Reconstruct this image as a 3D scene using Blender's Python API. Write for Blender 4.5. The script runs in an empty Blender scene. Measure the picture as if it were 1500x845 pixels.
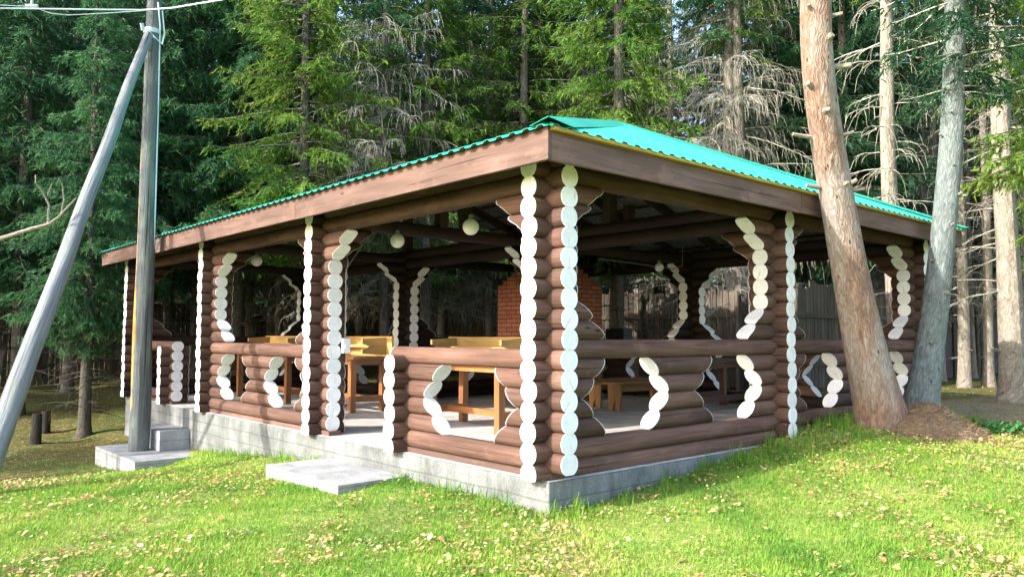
import bpy, math, random
import numpy as np
from mathutils import Matrix, Vector
S=bpy.context.scene; COL=S.collection
R=math.radians
random.seed(7); rng=np.random.default_rng(7)
def sm(x,a,b):
    t=np.clip((np.asarray(x,float)-a)/(b-a),0,1); return t*t*(3-2*t)

# ------------------------------------------------------------ camera
CAM=np.array([-4.5012,-4.6034,1.1563]); YAW,PIT,ROL,F=.8444,.0607,.0035,1142.04
fw=np.array([math.cos(YAW)*math.cos(PIT),math.sin(YAW)*math.cos(PIT),math.sin(PIT)])
rt=np.array([math.sin(YAW),-math.cos(YAW),0.]); up=np.cross(rt,fw)
r2=rt*math.cos(ROL)+up*math.sin(ROL); u2=-rt*math.sin(ROL)+up*math.cos(ROL)
cd=bpy.data.cameras.new('camera'); cam=bpy.data.objects.new('camera',cd); COL.objects.link(cam)
cd.sensor_width=36; cd.lens=F/1500*36; cd.clip_end=2000; cd.clip_start=.05
m=Matrix.Identity(4)
for i in range(3): m[i][0]=r2[i]; m[i][1]=u2[i]; m[i][2]=-fw[i]; m[i][3]=CAM[i]
cam.matrix_world=m; S.camera=cam
def project(P):
    d=np.asarray(P,float)-CAM; w=d@fw
    return 750+F*(d@r2)/w, 422.5-F*(d@u2)/w, w
def spot(px,D):                       # where a trunk of the photograph stands: a point of the ground
    d=(fw+r2*(px-750)/F-u2*(495-422.5)/F); p=CAM+D*d
    return float(p[0]),float(p[1])

# ------------------------------------------------------------ light
W=bpy.data.worlds.new('World'); S.world=W; W.use_nodes=True
nt=W.node_tree; sky=nt.nodes.new('ShaderNodeTexSky'); sky.sky_type='NISHITA'; sky.sun_disc=False
SUN_EL=R(29); sd=np.array([-math.cos(R(12)),math.sin(R(12))])          # towards the sun, in plan
sky.sun_elevation=SUN_EL; sky.sun_rotation=math.atan2(sd[0],sd[1]); sky.air_density=1.0; sky.dust_density=2.5; sky.ozone_density=1
bg=nt.nodes['Background']; bg.inputs['Strength'].default_value=.15
nt.links.new(sky.outputs[0],bg.inputs[0])
sl=bpy.data.lights.new('sun','SUN'); so=bpy.data.objects.new('sun',sl); COL.objects.link(so)
sl.energy=2.15; sl.angle=R(.5); sl.color=(1,.95,.86)
v=Vector((sd[0]*math.cos(SUN_EL),sd[1]*math.cos(SUN_EL),math.sin(SUN_EL)))
so.rotation_euler=v.to_track_quat('Z','Y').to_euler(); so.location=(-10,5,12)
S.view_settings.view_transform='Standard'; S.view_settings.look='None'; S.view_settings.gamma=1
S.view_settings.exposure=2.22; S.view_settings.use_curve_mapping=False
S.render.engine='CYCLES'; S.cycles.max_bounces=5; S.cycles.diffuse_bounces=3; S.cycles.transmission_bounces=2; S.cycles.use_adaptive_sampling=True; S.cycles.adaptive_threshold=.025
S.cycles.use_denoising=True

# ------------------------------------------------------------ materials
def mat(name):
    m=bpy.data.materials.new(name); m.use_nodes=True
    return m,m.node_tree,m.node_tree.nodes['Principled BSDF']
def N(t,k,**kw):
    n=t.nodes.new('ShaderNode'+k)
    for a,b in kw.items(): setattr(n,a,b)
    return n
def ramp(t,fac,stops):
    r=N(t,'ValToRGB'); e=r.color_ramp.elements
    while len(e)<len(stops): e.new(.5)
    for q,(p,c) in zip(e,stops): q.position=p; q.color=(*c,1) if len(c)==3 else c
    t.links.new(fac,r.inputs[0]); return r.outputs[0]
def noise(t,vec,scale,detail=4,rough=.55,dist=0):
    n=N(t,'TexNoise'); n.inputs['Scale'].default_value=scale; n.inputs['Detail'].default_value=detail
    n.inputs['Roughness'].default_value=rough; n.inputs['Distortion'].default_value=dist
    if vec is not None: t.links.new(vec,n.inputs['Vector'])
    return n.outputs['Fac']
def mapped(t,src,scale):
    n=N(t,'Mapping'); n.inputs['Scale'].default_value=scale; t.links.new(src,n.inputs['Vector']); return n.outputs[0]
def mix(t,fac,a,b,mode='MIX'):
    n=N(t,'Mix',data_type='RGBA',blend_type=mode)
    for s,v in ((n.inputs[0],fac),(n.inputs[6],a),(n.inputs[7],b)):
        if hasattr(v,'is_linked'): t.links.new(v,s)
        elif isinstance(v,(int,float)): s.default_value=v
        else: s.default_value=(*v,1)
    return n.outputs[2]
def bump(t,b,h,strength=.3,dist=.01):
    n=N(t,'Bump'); n.inputs['Strength'].default_value=strength; n.inputs['Distance'].default_value=dist
    t.links.new(h,n.inputs['Height']); t.links.new(n.outputs[0],b.inputs['Normal'])
def wood(name,dark,light,su=1.6,sv=26,rough=.7,spec=.25,knots=True,var=.35,checks=False):
    m,t,b=mat(name); uv=N(t,'UVMap').outputs[0]
    g=noise(t,mapped(t,uv,(su,sv,1)),1,5,.6,.6)
    g2=noise(t,mapped(t,uv,(.9,3.0,1)),1,3,.5)
    c=ramp(t,g,[(.25,dark),(.72,light)])
    lo=ramp(t,g2,[(.3,(1-var,)*3),(.7,(1+var*.4,)*3)])
    c=mix(t,1.0,c,lo,'MULTIPLY')
    if knots:
        vo=N(t,'TexVoronoi'); vo.inputs['Scale'].default_value=1; t.links.new(mapped(t,uv,(1.6,5,1)),vo.inputs['Vector'])
        k=ramp(t,vo.outputs['Distance'],[(.03,(1,1,1)),(.09,(0,0,0))])
        c=mix(t,k,c,tuple(x*.45 for x in dark))
    if checks:
        ck=noise(t,mapped(t,uv,(.55,46,1)),1,2,.5,.25); c=mix(t,ramp(t,ck,[(.29,(.85,.85,.85)),(.335,(0,0,0))]),c,tuple(x*.3 for x in dark))
        fd=noise(t,mapped(t,uv,(2.2,4,1)),1,5,.7); c=mix(t,ramp(t,fd,[(.56,(0,0,0)),(.74,(.45,.45,.45))]),c,tuple(x*1.5 for x in light))
    at=N(t,'Attribute',attribute_name='rnd')
    hv=ramp(t,at.outputs['Fac'],[(0,(.74,.74,.74)),(1,(1.24,1.18,1.15))])
    c=mix(t,1.0,c,hv,'MULTIPLY')
    t.links.new(c,b.inputs['Base Color']); b.inputs['Roughness'].default_value=rough; b.inputs['Specular IOR Level'].default_value=spec
    bump(t,b,g,.35,.006); return m
M={}
M['log']=wood('log_stain',(.074,.040,.031),(.165,.101,.080),.9 and 1.6,26,.8,.12,checks=True)
M['logshade']=wood('shade_darkened_inner_log',(.015,.009,.007),(.034,.021,.016))  # log colour darkened: interior shade painted into the inner logs
M['board']=wood('board_stain',(.092,.054,.043),(.178,.112,.092),1.2,18,checks=True)
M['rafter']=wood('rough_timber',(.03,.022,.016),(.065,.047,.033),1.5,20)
M['varnish']=wood('orange_varnish',(.20,.08,.028),(.36,.16,.06),2,22,.35,.5)
M['pine']=wood('yellow_pine',(.36,.225,.075),(.55,.37,.145),2,20,.5)
M['bench']=wood('brown_bench_wood',(.19,.10,.035),(.32,.18,.07),2,20,.45)
M['darktable']=wood('dark_table_wood',(.06,.03,.02),(.11,.055,.035),2,20,.4)
def simple(name,col,rough=.6,spec=.4,nscale=None,var=.12):
    m,t,b=mat(name); b.inputs['Roughness'].default_value=rough; b.inputs['Specular IOR Level'].default_value=spec
    if nscale:
        n=noise(t,N(t,'TexCoord').outputs['Object'],nscale,5)
        c=ramp(t,n,[(.3,tuple(x*(1-var) for x in col)),(.7,tuple(min(1,x*(1+var)) for x in col))]); t.links.new(c,b.inputs['Base Color'])
    else: b.inputs['Base Color'].default_value=(*col,1)
    return m
def white_paint():
    m,t,b=mat('white_paint'); uv=N(t,'UVMap').outputs[0]; o=N(t,'TexCoord').outputs['Object']
    n=noise(t,o,16,5,.65); c=ramp(t,n,[(.3,(.76,.75,.74)),(.55,(.85,.86,.88)),(.8,(.88,.89,.92))])
    at=N(t,'Attribute',attribute_name='rnd'); c=mix(t,1.0,c,ramp(t,at.outputs['Fac'],[(0,(.86,.86,.85)),(.6,(1,1,1))]),'MULTIPLY')
    w=N(t,'TexWave',wave_type='RINGS',rings_direction='Z'); w.inputs['Scale'].default_value=9; w.inputs['Distortion'].default_value=1.6; w.inputs['Detail'].default_value=2; t.links.new(uv,w.inputs['Vector'])
    c=mix(t,ramp(t,w.outputs['Fac'],[(.0,(.16,.16,.16)),(.35,(0,0,0))]),c,(.56,.53,.49))
    g=noise(t,mapped(t,o,(26,26,5)),1,4,.6); c=mix(t,ramp(t,g,[(.62,(0,0,0)),(.74,(.5,.5,.5))]),c,(.42,.37,.32))
    s_=N(t,'SeparateXYZ'); t.links.new(uv,s_.inputs[0]); ab=N(t,'Math',operation='ABSOLUTE'); t.links.new(s_.outputs[0],ab.inputs[0])
    l1=N(t,'Math',operation='LESS_THAN'); l1.inputs[1].default_value=.0022; t.links.new(ab.outputs[0],l1.inputs[0])
    l2=N(t,'Math',operation='LESS_THAN'); l2.inputs[1].default_value=.01; t.links.new(s_.outputs[1],l2.inputs[0])
    l3=N(t,'Math',operation='GREATER_THAN'); l3.inputs[1].default_value=.82; t.links.new(at.outputs['Fac'],l3.inputs[0])
    p1=N(t,'Math',operation='MULTIPLY'); t.links.new(l1.outputs[0],p1.inputs[0]); t.links.new(l2.outputs[0],p1.inputs[1]); p2=N(t,'Math',operation='MULTIPLY'); t.links.new(p1.outputs[0],p2.inputs[0]); t.links.new(l3.outputs[0],p2.inputs[1])
    c=mix(t,p2.outputs[0],c,(.3,.27,.24))
    t.links.new(c,b.inputs['Base Color']); b.inputs['Roughness'].default_value=.5; bump(t,b,n,.15,.004); return m
M['white']=white_paint()
M['globe']=simple('frosted_globe',(.86,.86,.85),.35,.5)
M['plastic']=simple('grey_white_plastic',(.70,.72,.75),.4)
M['black']=simple('black_plastic',(.018,.018,.02),.4)
M['cable']=simple('pale_cable',(.62,.70,.75),.45)
M['conduit']=simple('grey_conduit',(.22,.22,.22),.5)
M['steel']=simple('steel_clamp',(.45,.47,.5),.4)
M['trim']=wood('yellow_batten',(.45,.29,.05),(.62,.42,.09),1.5,20)
def concrete(name,a,b_,scale=1.0):
    m,t,b=mat(name); o=N(t,'TexCoord').outputs['Object']
    n=noise(t,o,2.2*scale,6,.62,.3); c=ramp(t,n,[(.28,a),(.72,b_)])
    st=noise(t,mapped(t,o,(3.2,3.2,.5)),1.4,5,.6); c=mix(t,ramp(t,st,[(.48,(0,0,0)),(.75,(.6,.6,.6))]),c,tuple(x*.55 for x in a))
    fine=noise(t,o,55,3,.6); c=mix(t,.35,c,ramp(t,fine,[(.3,(.25,.25,.25)),(.7,(.8,.8,.8))]),'OVERLAY')
    w=N(t,'TexWave',wave_type='BANDS',bands_direction='Z'); w.inputs['Scale'].default_value=2.1; w.inputs['Distortion'].default_value=.6; w.inputs['Detail'].default_value=2; t.links.new(o,w.inputs['Vector'])
    c=mix(t,ramp(t,w.outputs['Fac'],[(.0,(.5,.5,.5)),(.04,(0,0,0))]),c,tuple(x*.5 for x in a))
    t.links.new(c,b.inputs['Base Color']); b.inputs['Roughness'].default_value=.85; b.inputs['Specular IOR Level'].default_value=.2
    ad=N(t,'Math',operation='ADD'); t.links.new(n,ad.inputs[0]); t.links.new(fine,ad.inputs[1]); bump(t,b,ad.outputs[0],.5,.012); return m
M['concrete']=concrete('weathered_concrete',(.085,.092,.092),(.225,.236,.236))
M['stepcon']=concrete('pale_step_concrete',(.20,.208,.212),(.37,.38,.385))
M['floor']=concrete('floor_concrete',(.50,.47,.45),(.70,.67,.65),.7)
def teal():
    m,t,b=mat('green_sheet_metal'); o=N(t,'TexCoord').outputs['Object']
    n=noise(t,o,1.6,5,.6); c=ramp(t,n,[(.3,(.022,.36,.26)),(.7,(.036,.47,.355))])
    d=noise(t,o,9,4,.6); c=mix(t,ramp(t,d,[(.62,(0,0,0)),(.74,(.35,.35,.35))]),c,(.16,.26,.2))
    t.links.new(c,b.inputs['Base Color']); b.inputs['Roughness'].default_value=.38; b.inputs['Specular IOR Level'].default_value=.5; return m
M['teal']=teal()
M['under']=simple('grey_sheet_underside',(.15,.16,.155),.5,.4,3)
def bark(name,a,b_,hi,scale=1.0,moss=None,bstr=.7,mth=(.45,.65)):
    m,t,b=mat(name); uv=N(t,'UVMap').outputs[0]
    n=noise(t,mapped(t,uv,(5*scale,16*scale,1)),1,6,.65,.8)
    c=ramp(t,n,[(.25,a),(.55,b_),(.8,hi)])
    n2=noise(t,mapped(t,uv,(.8,2.5,1)),1,4,.6); 
    c=mix(t,ramp(t,n2,[(mth[0],(0,0,0)),(mth[1],(.75,.75,.75))]),c,moss if moss else tuple(x*.7 for x in b_))
    vo=N(t,'TexVoronoi'); vo.inputs['Scale'].default_value=1; t.links.new(mapped(t,uv,(4.2,9,1)),vo.inputs['Vector'])
    c=mix(t,ramp(t,vo.outputs['Distance'],[(.06,(.9,.9,.9)),(.13,(0,0,0))]),c,tuple(x*.35 for x in a))
    b.inputs['Roughness'].default_value=.9; b.inputs['Specular IOR Level'].default_value=.15
    wv=N(t,'VectorMath',operation='ADD'); nz=N(t,'TexNoise'); nz.inputs['Scale'].default_value=9; t.links.new(uv,nz.inputs['Vector']); sc_=N(t,'VectorMath',operation='SCALE'); sc_.inputs['Scale'].default_value=.12; t.links.new(nz.outputs['Color'],sc_.inputs[0]); t.links.new(uv,wv.inputs[0]); t.links.new(sc_.outputs[0],wv.inputs[1])
    v2=N(t,'TexVoronoi',feature='DISTANCE_TO_EDGE'); v2.inputs['Scale'].default_value=1; t.links.new(mapped(t,wv.outputs[0],(6.5*scale,34*scale,1)),v2.inputs['Vector'])
    c=mix(t,1.0,c,ramp(t,v2.outputs['Distance'],[(0,(.66,.64,.62)),(.2,(1,1,1))]),'MULTIPLY'); t.links.new(c,b.inputs['Base Color'])
    mn=N(t,'Math',operation='MINIMUM'); mn.inputs[1].default_value=.25; t.links.new(v2.outputs['Distance'],mn.inputs[0])
    ad=N(t,'Math',operation='ADD'); t.links.new(n,ad.inputs[0]); t.links.new(mn.outputs[0],ad.inputs[1]); bump(t,b,ad.outputs[0],bstr,.03); return m
M['bark']=bark('grey_spruce_bark',(.085,.072,.06),(.20,.175,.15),(.34,.31,.275),moss=(.17,.17,.13))
M['barkdark']=bark('dark_spruce_bark',(.05,.042,.036),(.11,.095,.08),(.2,.18,.155),moss=(.09,.1,.07))
M['stump']=bark('dark_stump_bark',(.02,.017,.014),(.045,.038,.03),(.08,.07,.06),moss=(.04,.045,.03))  # bark in a darker tone for the stumps
M['barkpale']=bark('pale_bark',(.15,.125,.10),(.33,.295,.25),(.5,.47,.42),moss=(.27,.255,.21))
M['barkred']=bark('reddish_flaky_bark',(.13,.08,.061),(.285,.19,.145),(.46,.385,.34),.9,(.37,.345,.325),.8,mth=(.43,.60))
M['barkblue']=bark('grey_green_lichen_bark',(.075,.088,.085),(.175,.205,.20),(.28,.315,.31),1.1,(.17,.205,.19),.7)
def polewood(nm='weathered_grey_pole',kf=1.0):
    m,t,b=mat(nm); kk=lambda c:tuple(x*kf for x in c); uv=N(t,'UVMap').outputs[0]
    n=noise(t,mapped(t,uv,(1.2,30,1)),1,6,.65,.4); c=ramp(t,n,[(.2,kk((.115,.13,.14))),(.5,kk((.26,.285,.30))),(.8,kk((.42,.45,.46)))])
    g=noise(t,mapped(t,uv,(2,6,1)),1,4); c=mix(t,ramp(t,g,[(.5,(0,0,0)),(.7,(.5,.5,.5))]),c,(.22,.27,.20))
    cr=noise(t,mapped(t,uv,(.5,38,1)),1,3,.5,.2); c=mix(t,ramp(t,cr,[(.345,(.95,.95,.95)),(.395,(0,0,0))]),c,kk((.06,.065,.07)))
    at=N(t,'Attribute',attribute_name='wear'); w=noise(t,mapped(t,uv,(1.1,14,1)),1,4,.6)
    mu=N(t,'Math',operation='MULTIPLY'); t.links.new(at.outputs['Fac'],mu.inputs[0]); t.links.new(w,mu.inputs[1])
    c=mix(t,ramp(t,mu.outputs[0],[(.52,(0,0,0)),(.57,(1,1,1))]),c,(.50,.25,.075))
    t.links.new(c,b.inputs['Base Color']); b.inputs['Roughness'].default_value=.8; b.inputs['Specular IOR Level'].default_value=.2; bump(t,b,n,1.0,.02); return m
M['pole']=polewood(kf=.72); M['poledark']=polewood('dark_weathered_pole',.38)
def leafmat(name,cols,trans=.52,objvar=.35):
    m,t,b=mat(name); at=N(t,'Attribute',attribute_name='rnd')
    c=ramp(t,at.outputs['Fac'],cols)
    oi=N(t,'ObjectInfo'); v=ramp(t,oi.outputs['Random'],[(0,(1-objvar,)*3),(1,(1+objvar*.6,1+objvar*.6,1+objvar*.2))])
    c=mix(t,1.0,c,v,'MULTIPLY'); t.links.new(c,b.inputs['Base Color']); b.inputs['Roughness'].default_value=.6; b.inputs['Specular IOR Level'].default_value=.25
    tr=N(t,'BsdfTranslucent'); t.links.new(c,tr.inputs[0]); mx=N(t,'MixShader'); mx.inputs[0].default_value=trans
    out=[n for n in t.nodes if n.type=='OUTPUT_MATERIAL'][0]
    t.links.new(b.outputs[0],mx.inputs[1]); t.links.new(tr.outputs[0],mx.inputs[2]); t.links.new(mx.outputs[0],out.inputs[0]); return m
M['needle_dark']=leafmat('dark_spruce_needles',[(0,(.028,.085,.045)),(.6,(.055,.155,.072)),(1,(.095,.20,.08))])
M['needle_green']=leafmat('green_spruce_needles',[(0,(.04,.10,.022)),(.5,(.09,.185,.035)),(1,(.17,.26,.05))])
M['needle_lime']=leafmat('yellow_green_needles',[(0,(.055,.12,.024)),(.5,(.11,.20,.036)),(1,(.19,.265,.055))])
M['twig']=leafmat('grey_dead_twigs',[(0,(.19,.18,.155)),(1,(.41,.395,.355))],.0,.25)
M['limb']=leafmat('dark_limbs',[(0,(.04,.034,.028)),(1,(.10,.085,.07))],.0,.25)
M['limbgrey']=leafmat('grey_brown_limbs',[(0,(.075,.066,.052)),(1,(.18,.165,.135))],.0,.25)
M['grass']=leafmat('lawn_grass_blades',[(0,(.09,.23,.03)),(.4,(.20,.36,.04)),(.75,(.34,.44,.07)),(1,(.50,.45,.18))],.4,0)
M['leaf']=leafmat('fallen_birch_leaves',[(0,(.22,.11,.045)),(.35,(.36,.23,.09)),(.7,(.42,.33,.14)),(.92,(.50,.43,.25)),(1,(.56,.38,.05))],.2,0)
M['weed']=leafmat('broad_green_weeds',[(0,(.03,.11,.03)),(1,(.08,.21,.06))],.3,0)
def ground():
    m,t,b=mat('lawn_and_forest_floor'); o=N(t,'TexCoord').outputs['Object']
    n1=noise(t,o,.9,5,.6); n2=noise(t,o,7,5,.65); n3=noise(t,o,40,3,.6)
    g=ramp(t,n2,[(.3,(.10,.18,.03)),(.55,(.18,.25,.05)),(.75,(.29,.25,.10))])
    g=mix(t,ramp(t,n1,[(.45,(0,0,0)),(.68,(.7,.7,.7))]),g,(.20,.165,.07))
    at=N(t,'Attribute',attribute_name='zone')         # 0 lawn .5 forest floor 1 trodden earth
    f=ramp(t,n2,[(.3,(.05,.055,.02)),(.55,(.12,.105,.035)),(.75,(.21,.16,.065))])
    fm=noise(t,o,.55,4,.6); f=mix(t,ramp(t,fm,[(.5,(0,0,0)),(.66,(.7,.7,.7))]),f,(.06,.11,.025))
    e=ramp(t,n2,[(.3,(.18,.13,.082)),(.7,(.32,.25,.17))])
    c=mix(t,ramp(t,at.outputs['Fac'],[(.05,(0,0,0)),(.45,(1,1,1))]),g,f); c=mix(t,ramp(t,at.outputs['Fac'],[(.6,(0,0,0)),(.95,(1,1,1))]),c,e)
    vo=N(t,'TexVoronoi'); vo.inputs['Scale'].default_value=11; t.links.new(o,vo.inputs['Vector'])
    c=mix(t,ramp(t,vo.outputs['Distance'],[(.16,(.8,.8,.8)),(.24,(0,0,0))]),c,ramp(t,vo.outputs['Color'],[(.2,(.33,.24,.09)),(.8,(.52,.42,.2))]))
    c=mix(t,.4,c,ramp(t,n3,[(.3,(.25,.25,.25)),(.7,(.75,.75,.75))]),'OVERLAY')
    t.links.new(c,b.inputs['Base Color']); b.inputs['Roughness'].default_value=.95; b.inputs['Specular IOR Level'].default_value=.1
    bump(t,b,n2,.7,.05); return m
M['ground']=ground()
def moundmat():
    m,t,b=mat('brown_needle_litter'); o=N(t,'TexCoord').outputs['Object']
    n=noise(t,o,30,5,.7); c=ramp(t,n,[(.3,(.11,.072,.04)),(.6,(.22,.155,.09)),(.8,(.32,.24,.145))])
    t.links.new(c,b.inputs['Base Color']); b.inputs['Roughness'].default_value=.95; bump(t,b,n,.9,.04); return m
M['mound']=moundmat()
def brick():
    m,t,b=mat('red_brick'); o=N(t,'TexCoord').outputs['Object']; s=N(t,'SeparateXYZ'); t.links.new(o,s.inputs[0])
    a=N(t,'Math',operation='ADD'); t.links.new(s.outputs[0],a.inputs[0]); t.links.new(s.outputs[1],a.inputs[1])
    cb=N(t,'CombineXYZ'); t.links.new(a.outputs[0],cb.inputs[0]); t.links.new(s.outputs[2],cb.inputs[1])
    k=N(t,'TexBrick'); t.links.new(cb.outputs[0],k.inputs['Vector']); k.inputs['Scale'].default_value=1
    k.inputs['Brick Width'].default_value=.26; k.inputs['Row Height'].default_value=.077; k.inputs['Mortar Size'].default_value=.010
    k.inputs['Color1'].default_value=(.46,.15,.075,1); k.inputs['Color2'].default_value=(.33,.105,.06,1); k.inputs['Mortar'].default_value=(.09,.06,.05,1)
    n=noise(t,o,12,4); c=mix(t,.4,k.outputs['Color'],ramp(t,n,[(.3,(.3,.3,.3)),(.7,(.7,.7,.7))]),'OVERLAY')
    t.links.new(c,b.inputs['Base Color']); b.inputs['Roughness'].default_value=.85; bump(t,b,k.outputs['Fac'],-.4,.01); return m
M['brick']=brick()
M['fence']=wood('grey_fence_boards',(.062,.053,.044),(.15,.13,.108),1.5,18,.85,.15)

# ------------------------------------------------------------ mesh builder
class MB:
    def __init__(s): s.v=[];s.f=[];s.m=[];s.uv=[];s.r=[]
    def add(s,verts,faces,uvs=None,mi=0,rnd=None):
        o=len(s.v); rnd=random.random() if rnd is None else rnd
        s.v+= [tuple(map(float,p)) for p in verts]; s.r+=[rnd]*len(verts)
        for f in faces: s.f.append([o+i for i in f]); s.m.append(mi)
        s.uv+= list(uvs) if uvs is not None else [(p[0]+p[1],p[2]) for p in verts]
    def box(s,a,b,mi=0,axis=None,M_=None):
        x0,y0,z0=a;x1,y1,z1=b; rn=random.random()
        ext=[x1-x0,y1-y0,z1-z0]; ax=int(np.argmax(ext)) if axis is None else axis
        P=[(x0,y0,z0),(x1,y0,z0),(x1,y1,z0),(x0,y1,z0),(x0,y0,z1),(x1,y0,z1),(x1,y1,z1),(x0,y1,z1)]
        for f in ((0,3,2,1),(4,5,6,7),(0,1,5,4),(1,2,6,5),(2,3,7,6),(3,0,4,7)):
            q=[P[i] for i in f]
            o2=[k for k in range(3) if k!=ax]
            uv=[(p[ax]+rn*31, p[o2[0]]+p[o2[1]]+rn*7) for p in q]
            if M_ is not None: q=[tuple(M_@Vector(p)) for p in q]
            s.add(q,[(0,1,2,3)],uv,mi,rn)
    def beam(s,p,q,w,h,mi=0):                       # rectangular bar from p to q
        p=Vector(p);q=Vector(q);d=(q-p);L=d.length;d/=L
        side=d.cross(Vector((0,0,1))); side=side.normalized() if side.length>1e-4 else Vector((1,0,0)); u=side.cross(d)
        mt=Matrix(((d.x,side.x,u.x,p.x),(d.y,side.y,u.y,p.y),(d.z,side.z,u.z,p.z),(0,0,0,1)))
        s.box((0,-w/2,-h/2),(L,w/2,h/2),mi,0,mt)
    def tube(s,pts,rad,n=8,mi=0,caps=True,wob=0,rnd=None,seed=0):
        pts=[np.array(p,float) for p in pts]; rn=random.random() if rnd is None else rnd; V=[];U=[];L=0
        lr=random.Random(seed); ph=[lr.random()*6.28 for _ in range(4)]
        for i,p in enumerate(pts):
            t=pts[min(i+1,len(pts)-1)]-pts[max(i-1,0)]; t/=np.linalg.norm(t)
            a=np.array([1.,0,0]) if abs(t[0])<.8 else np.array([0,1.,0])
            e1=np.cross(t,a); e1/=np.linalg.norm(e1); e2=np.cross(t,e1)
            if i: L+=np.linalg.norm(p-pts[i-1])
            r=rad[i] if hasattr(rad,'__len__') else rad
            for k in range(n+1):
                th=2*math.pi*k/n
                rr=r*(1+wob*(math.sin(2*th+ph[0]+L*1.3)*.5+math.sin(3*th+ph[1]-L*2.1)*.5+math.sin(5*th+ph[2]+L*3.3)*.3)) if wob else r
                V.append(p+rr*(math.cos(th)*e1+math.sin(th)*e2)); U.append((L+rn*53,th*max(r,.02)+rn*3))
        Fc=[]; st=n+1
        for i in range(len(pts)-1):
            for k in range(n): Fc.append((i*st+k,i*st+k+1,(i+1)*st+k+1,(i+1)*st+k))
        if caps: Fc.append(tuple(range(n-1,-1,-1))); o=(len(pts)-1)*st; Fc.append(tuple(range(o,o+n)))
        s.add(V,Fc,U,mi,rn)
    def sphere(s,c,r,n=16,mi=0,sz=1.):
        V=[];Fc=[]
        for i in range(n//2+1):
            a=math.pi*i/(n//2)
            for k in range(n): V.append((c[0]+r*math.sin(a)*math.cos(2*math.pi*k/n),c[1]+r*math.sin(a)*math.sin(2*math.pi*k/n),c[2]+r*sz*math.cos(a)))
        for i in range(n//2):
            for k in range(n): Fc.append((i*n+k,(i+1)*n+k,(i+1)*n+(k+1)%n,i*n+(k+1)%n))
        s.add(V,Fc,None,mi)
    def prism(s,poly,lo,hi,axis,mi=0):              # polygon (2D) extruded along an axis
        o2=[k for k in range(3) if k!=axis]; V=[]
        for h in (lo,hi):
            for p in poly:
                c=[0,0,0]; c[axis]=h; c[o2[0]]=p[0]; c[o2[1]]=p[1]; V.append(c)
        n=len(poly); Fc=[tuple(range(n-1,-1,-1)),tuple(range(n,2*n))]+[(i,(i+1)%n,n+(i+1)%n,n+i) for i in range(n)]
        s.add(V,Fc,[(c[2],c[0]+c[1]) for c in V],mi)
    def build(s,name,mats,parent=None,smooth=None,origin=None):
        me=bpy.data.meshes.new(name); V=s.v
        if origin is not None: V=[(p[0]-origin[0],p[1]-origin[1],p[2]-origin[2]) for p in V]
        me.from_pydata(V,[],s.f)
        if not isinstance(mats,(list,tuple)): mats=[mats]
        for q in mats: me.materials.append(q)
        me.polygons.foreach_set('material_index',s.m)
        ul=me.uv_layers.new(name='UVMap'); li=np.zeros(len(me.loops),int); me.loops.foreach_get('vertex_index',li)
        ul.data.foreach_set('uv',np.array(s.uv,np.float32)[li].ravel())
        a=me.attributes.new('rnd','FLOAT','POINT'); a.data.foreach_set('value',np.array(s.r,np.float32))
        import bmesh
        bm=bmesh.new(); bm.from_mesh(me); bmesh.ops.recalc_face_normals(bm,faces=bm.faces); bm.to_mesh(me); bm.free()
        if smooth:
            me.polygons.foreach_set('use_smooth',[True]*len(me.polygons)); me.set_sharp_from_angle(angle=R(smooth))
        o=bpy.data.objects.new(name,me); COL.objects.link(o)
        if parent is not None: o.parent=parent
        if origin is not None: o.location=origin
        return o
def fastmesh(name,V,T,rnd,mats,uv=None,quads=None,smooth=False):
    me=bpy.data.meshes.new(name); V=np.asarray(V,np.float32); T=np.asarray(T,np.int32); k=T.shape[1]
    me.vertices.add(len(V)); me.vertices.foreach_set('co',V.ravel())
    me.loops.add(T.size); me.loops.foreach_set('vertex_index',T.ravel())
    me.polygons.add(len(T)); me.polygons.foreach_set('loop_start',np.arange(0,T.size,k,dtype=np.int32))
    me.update(calc_edges=True)
    a=me.attributes.new('rnd','FLOAT','POINT'); a.data.foreach_set('value',np.asarray(rnd,np.float32))
    for q in mats: me.materials.append(q)
    if smooth: me.polygons.foreach_set('use_smooth',[True]*len(me.polygons))
    return me
def ob(name,me,parent=None,loc=(0,0,0)):
    o=bpy.data.objects.new(name,me); COL.objects.link(o); o.location=loc
    if parent is not None: o.parent=parent
    return o
def empty(name,loc=(0,0,0),rz=0):
    o=bpy.data.objects.new(name,None); COL.objects.link(o); o.location=loc; o.rotation_euler=(0,0,rz); o.empty_display_size=.2; return o
def tag(o,label,cat,group=None):
    o['label']=label; o['category']=cat
    if group: o['group']=group
    return o
def copy_tree(o,parent=None):
    c=o.copy(); COL.objects.link(c)
    if parent is not None: c.parent=parent
    for ch in list(o.children): copy_tree(ch,c)
    return c

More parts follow.
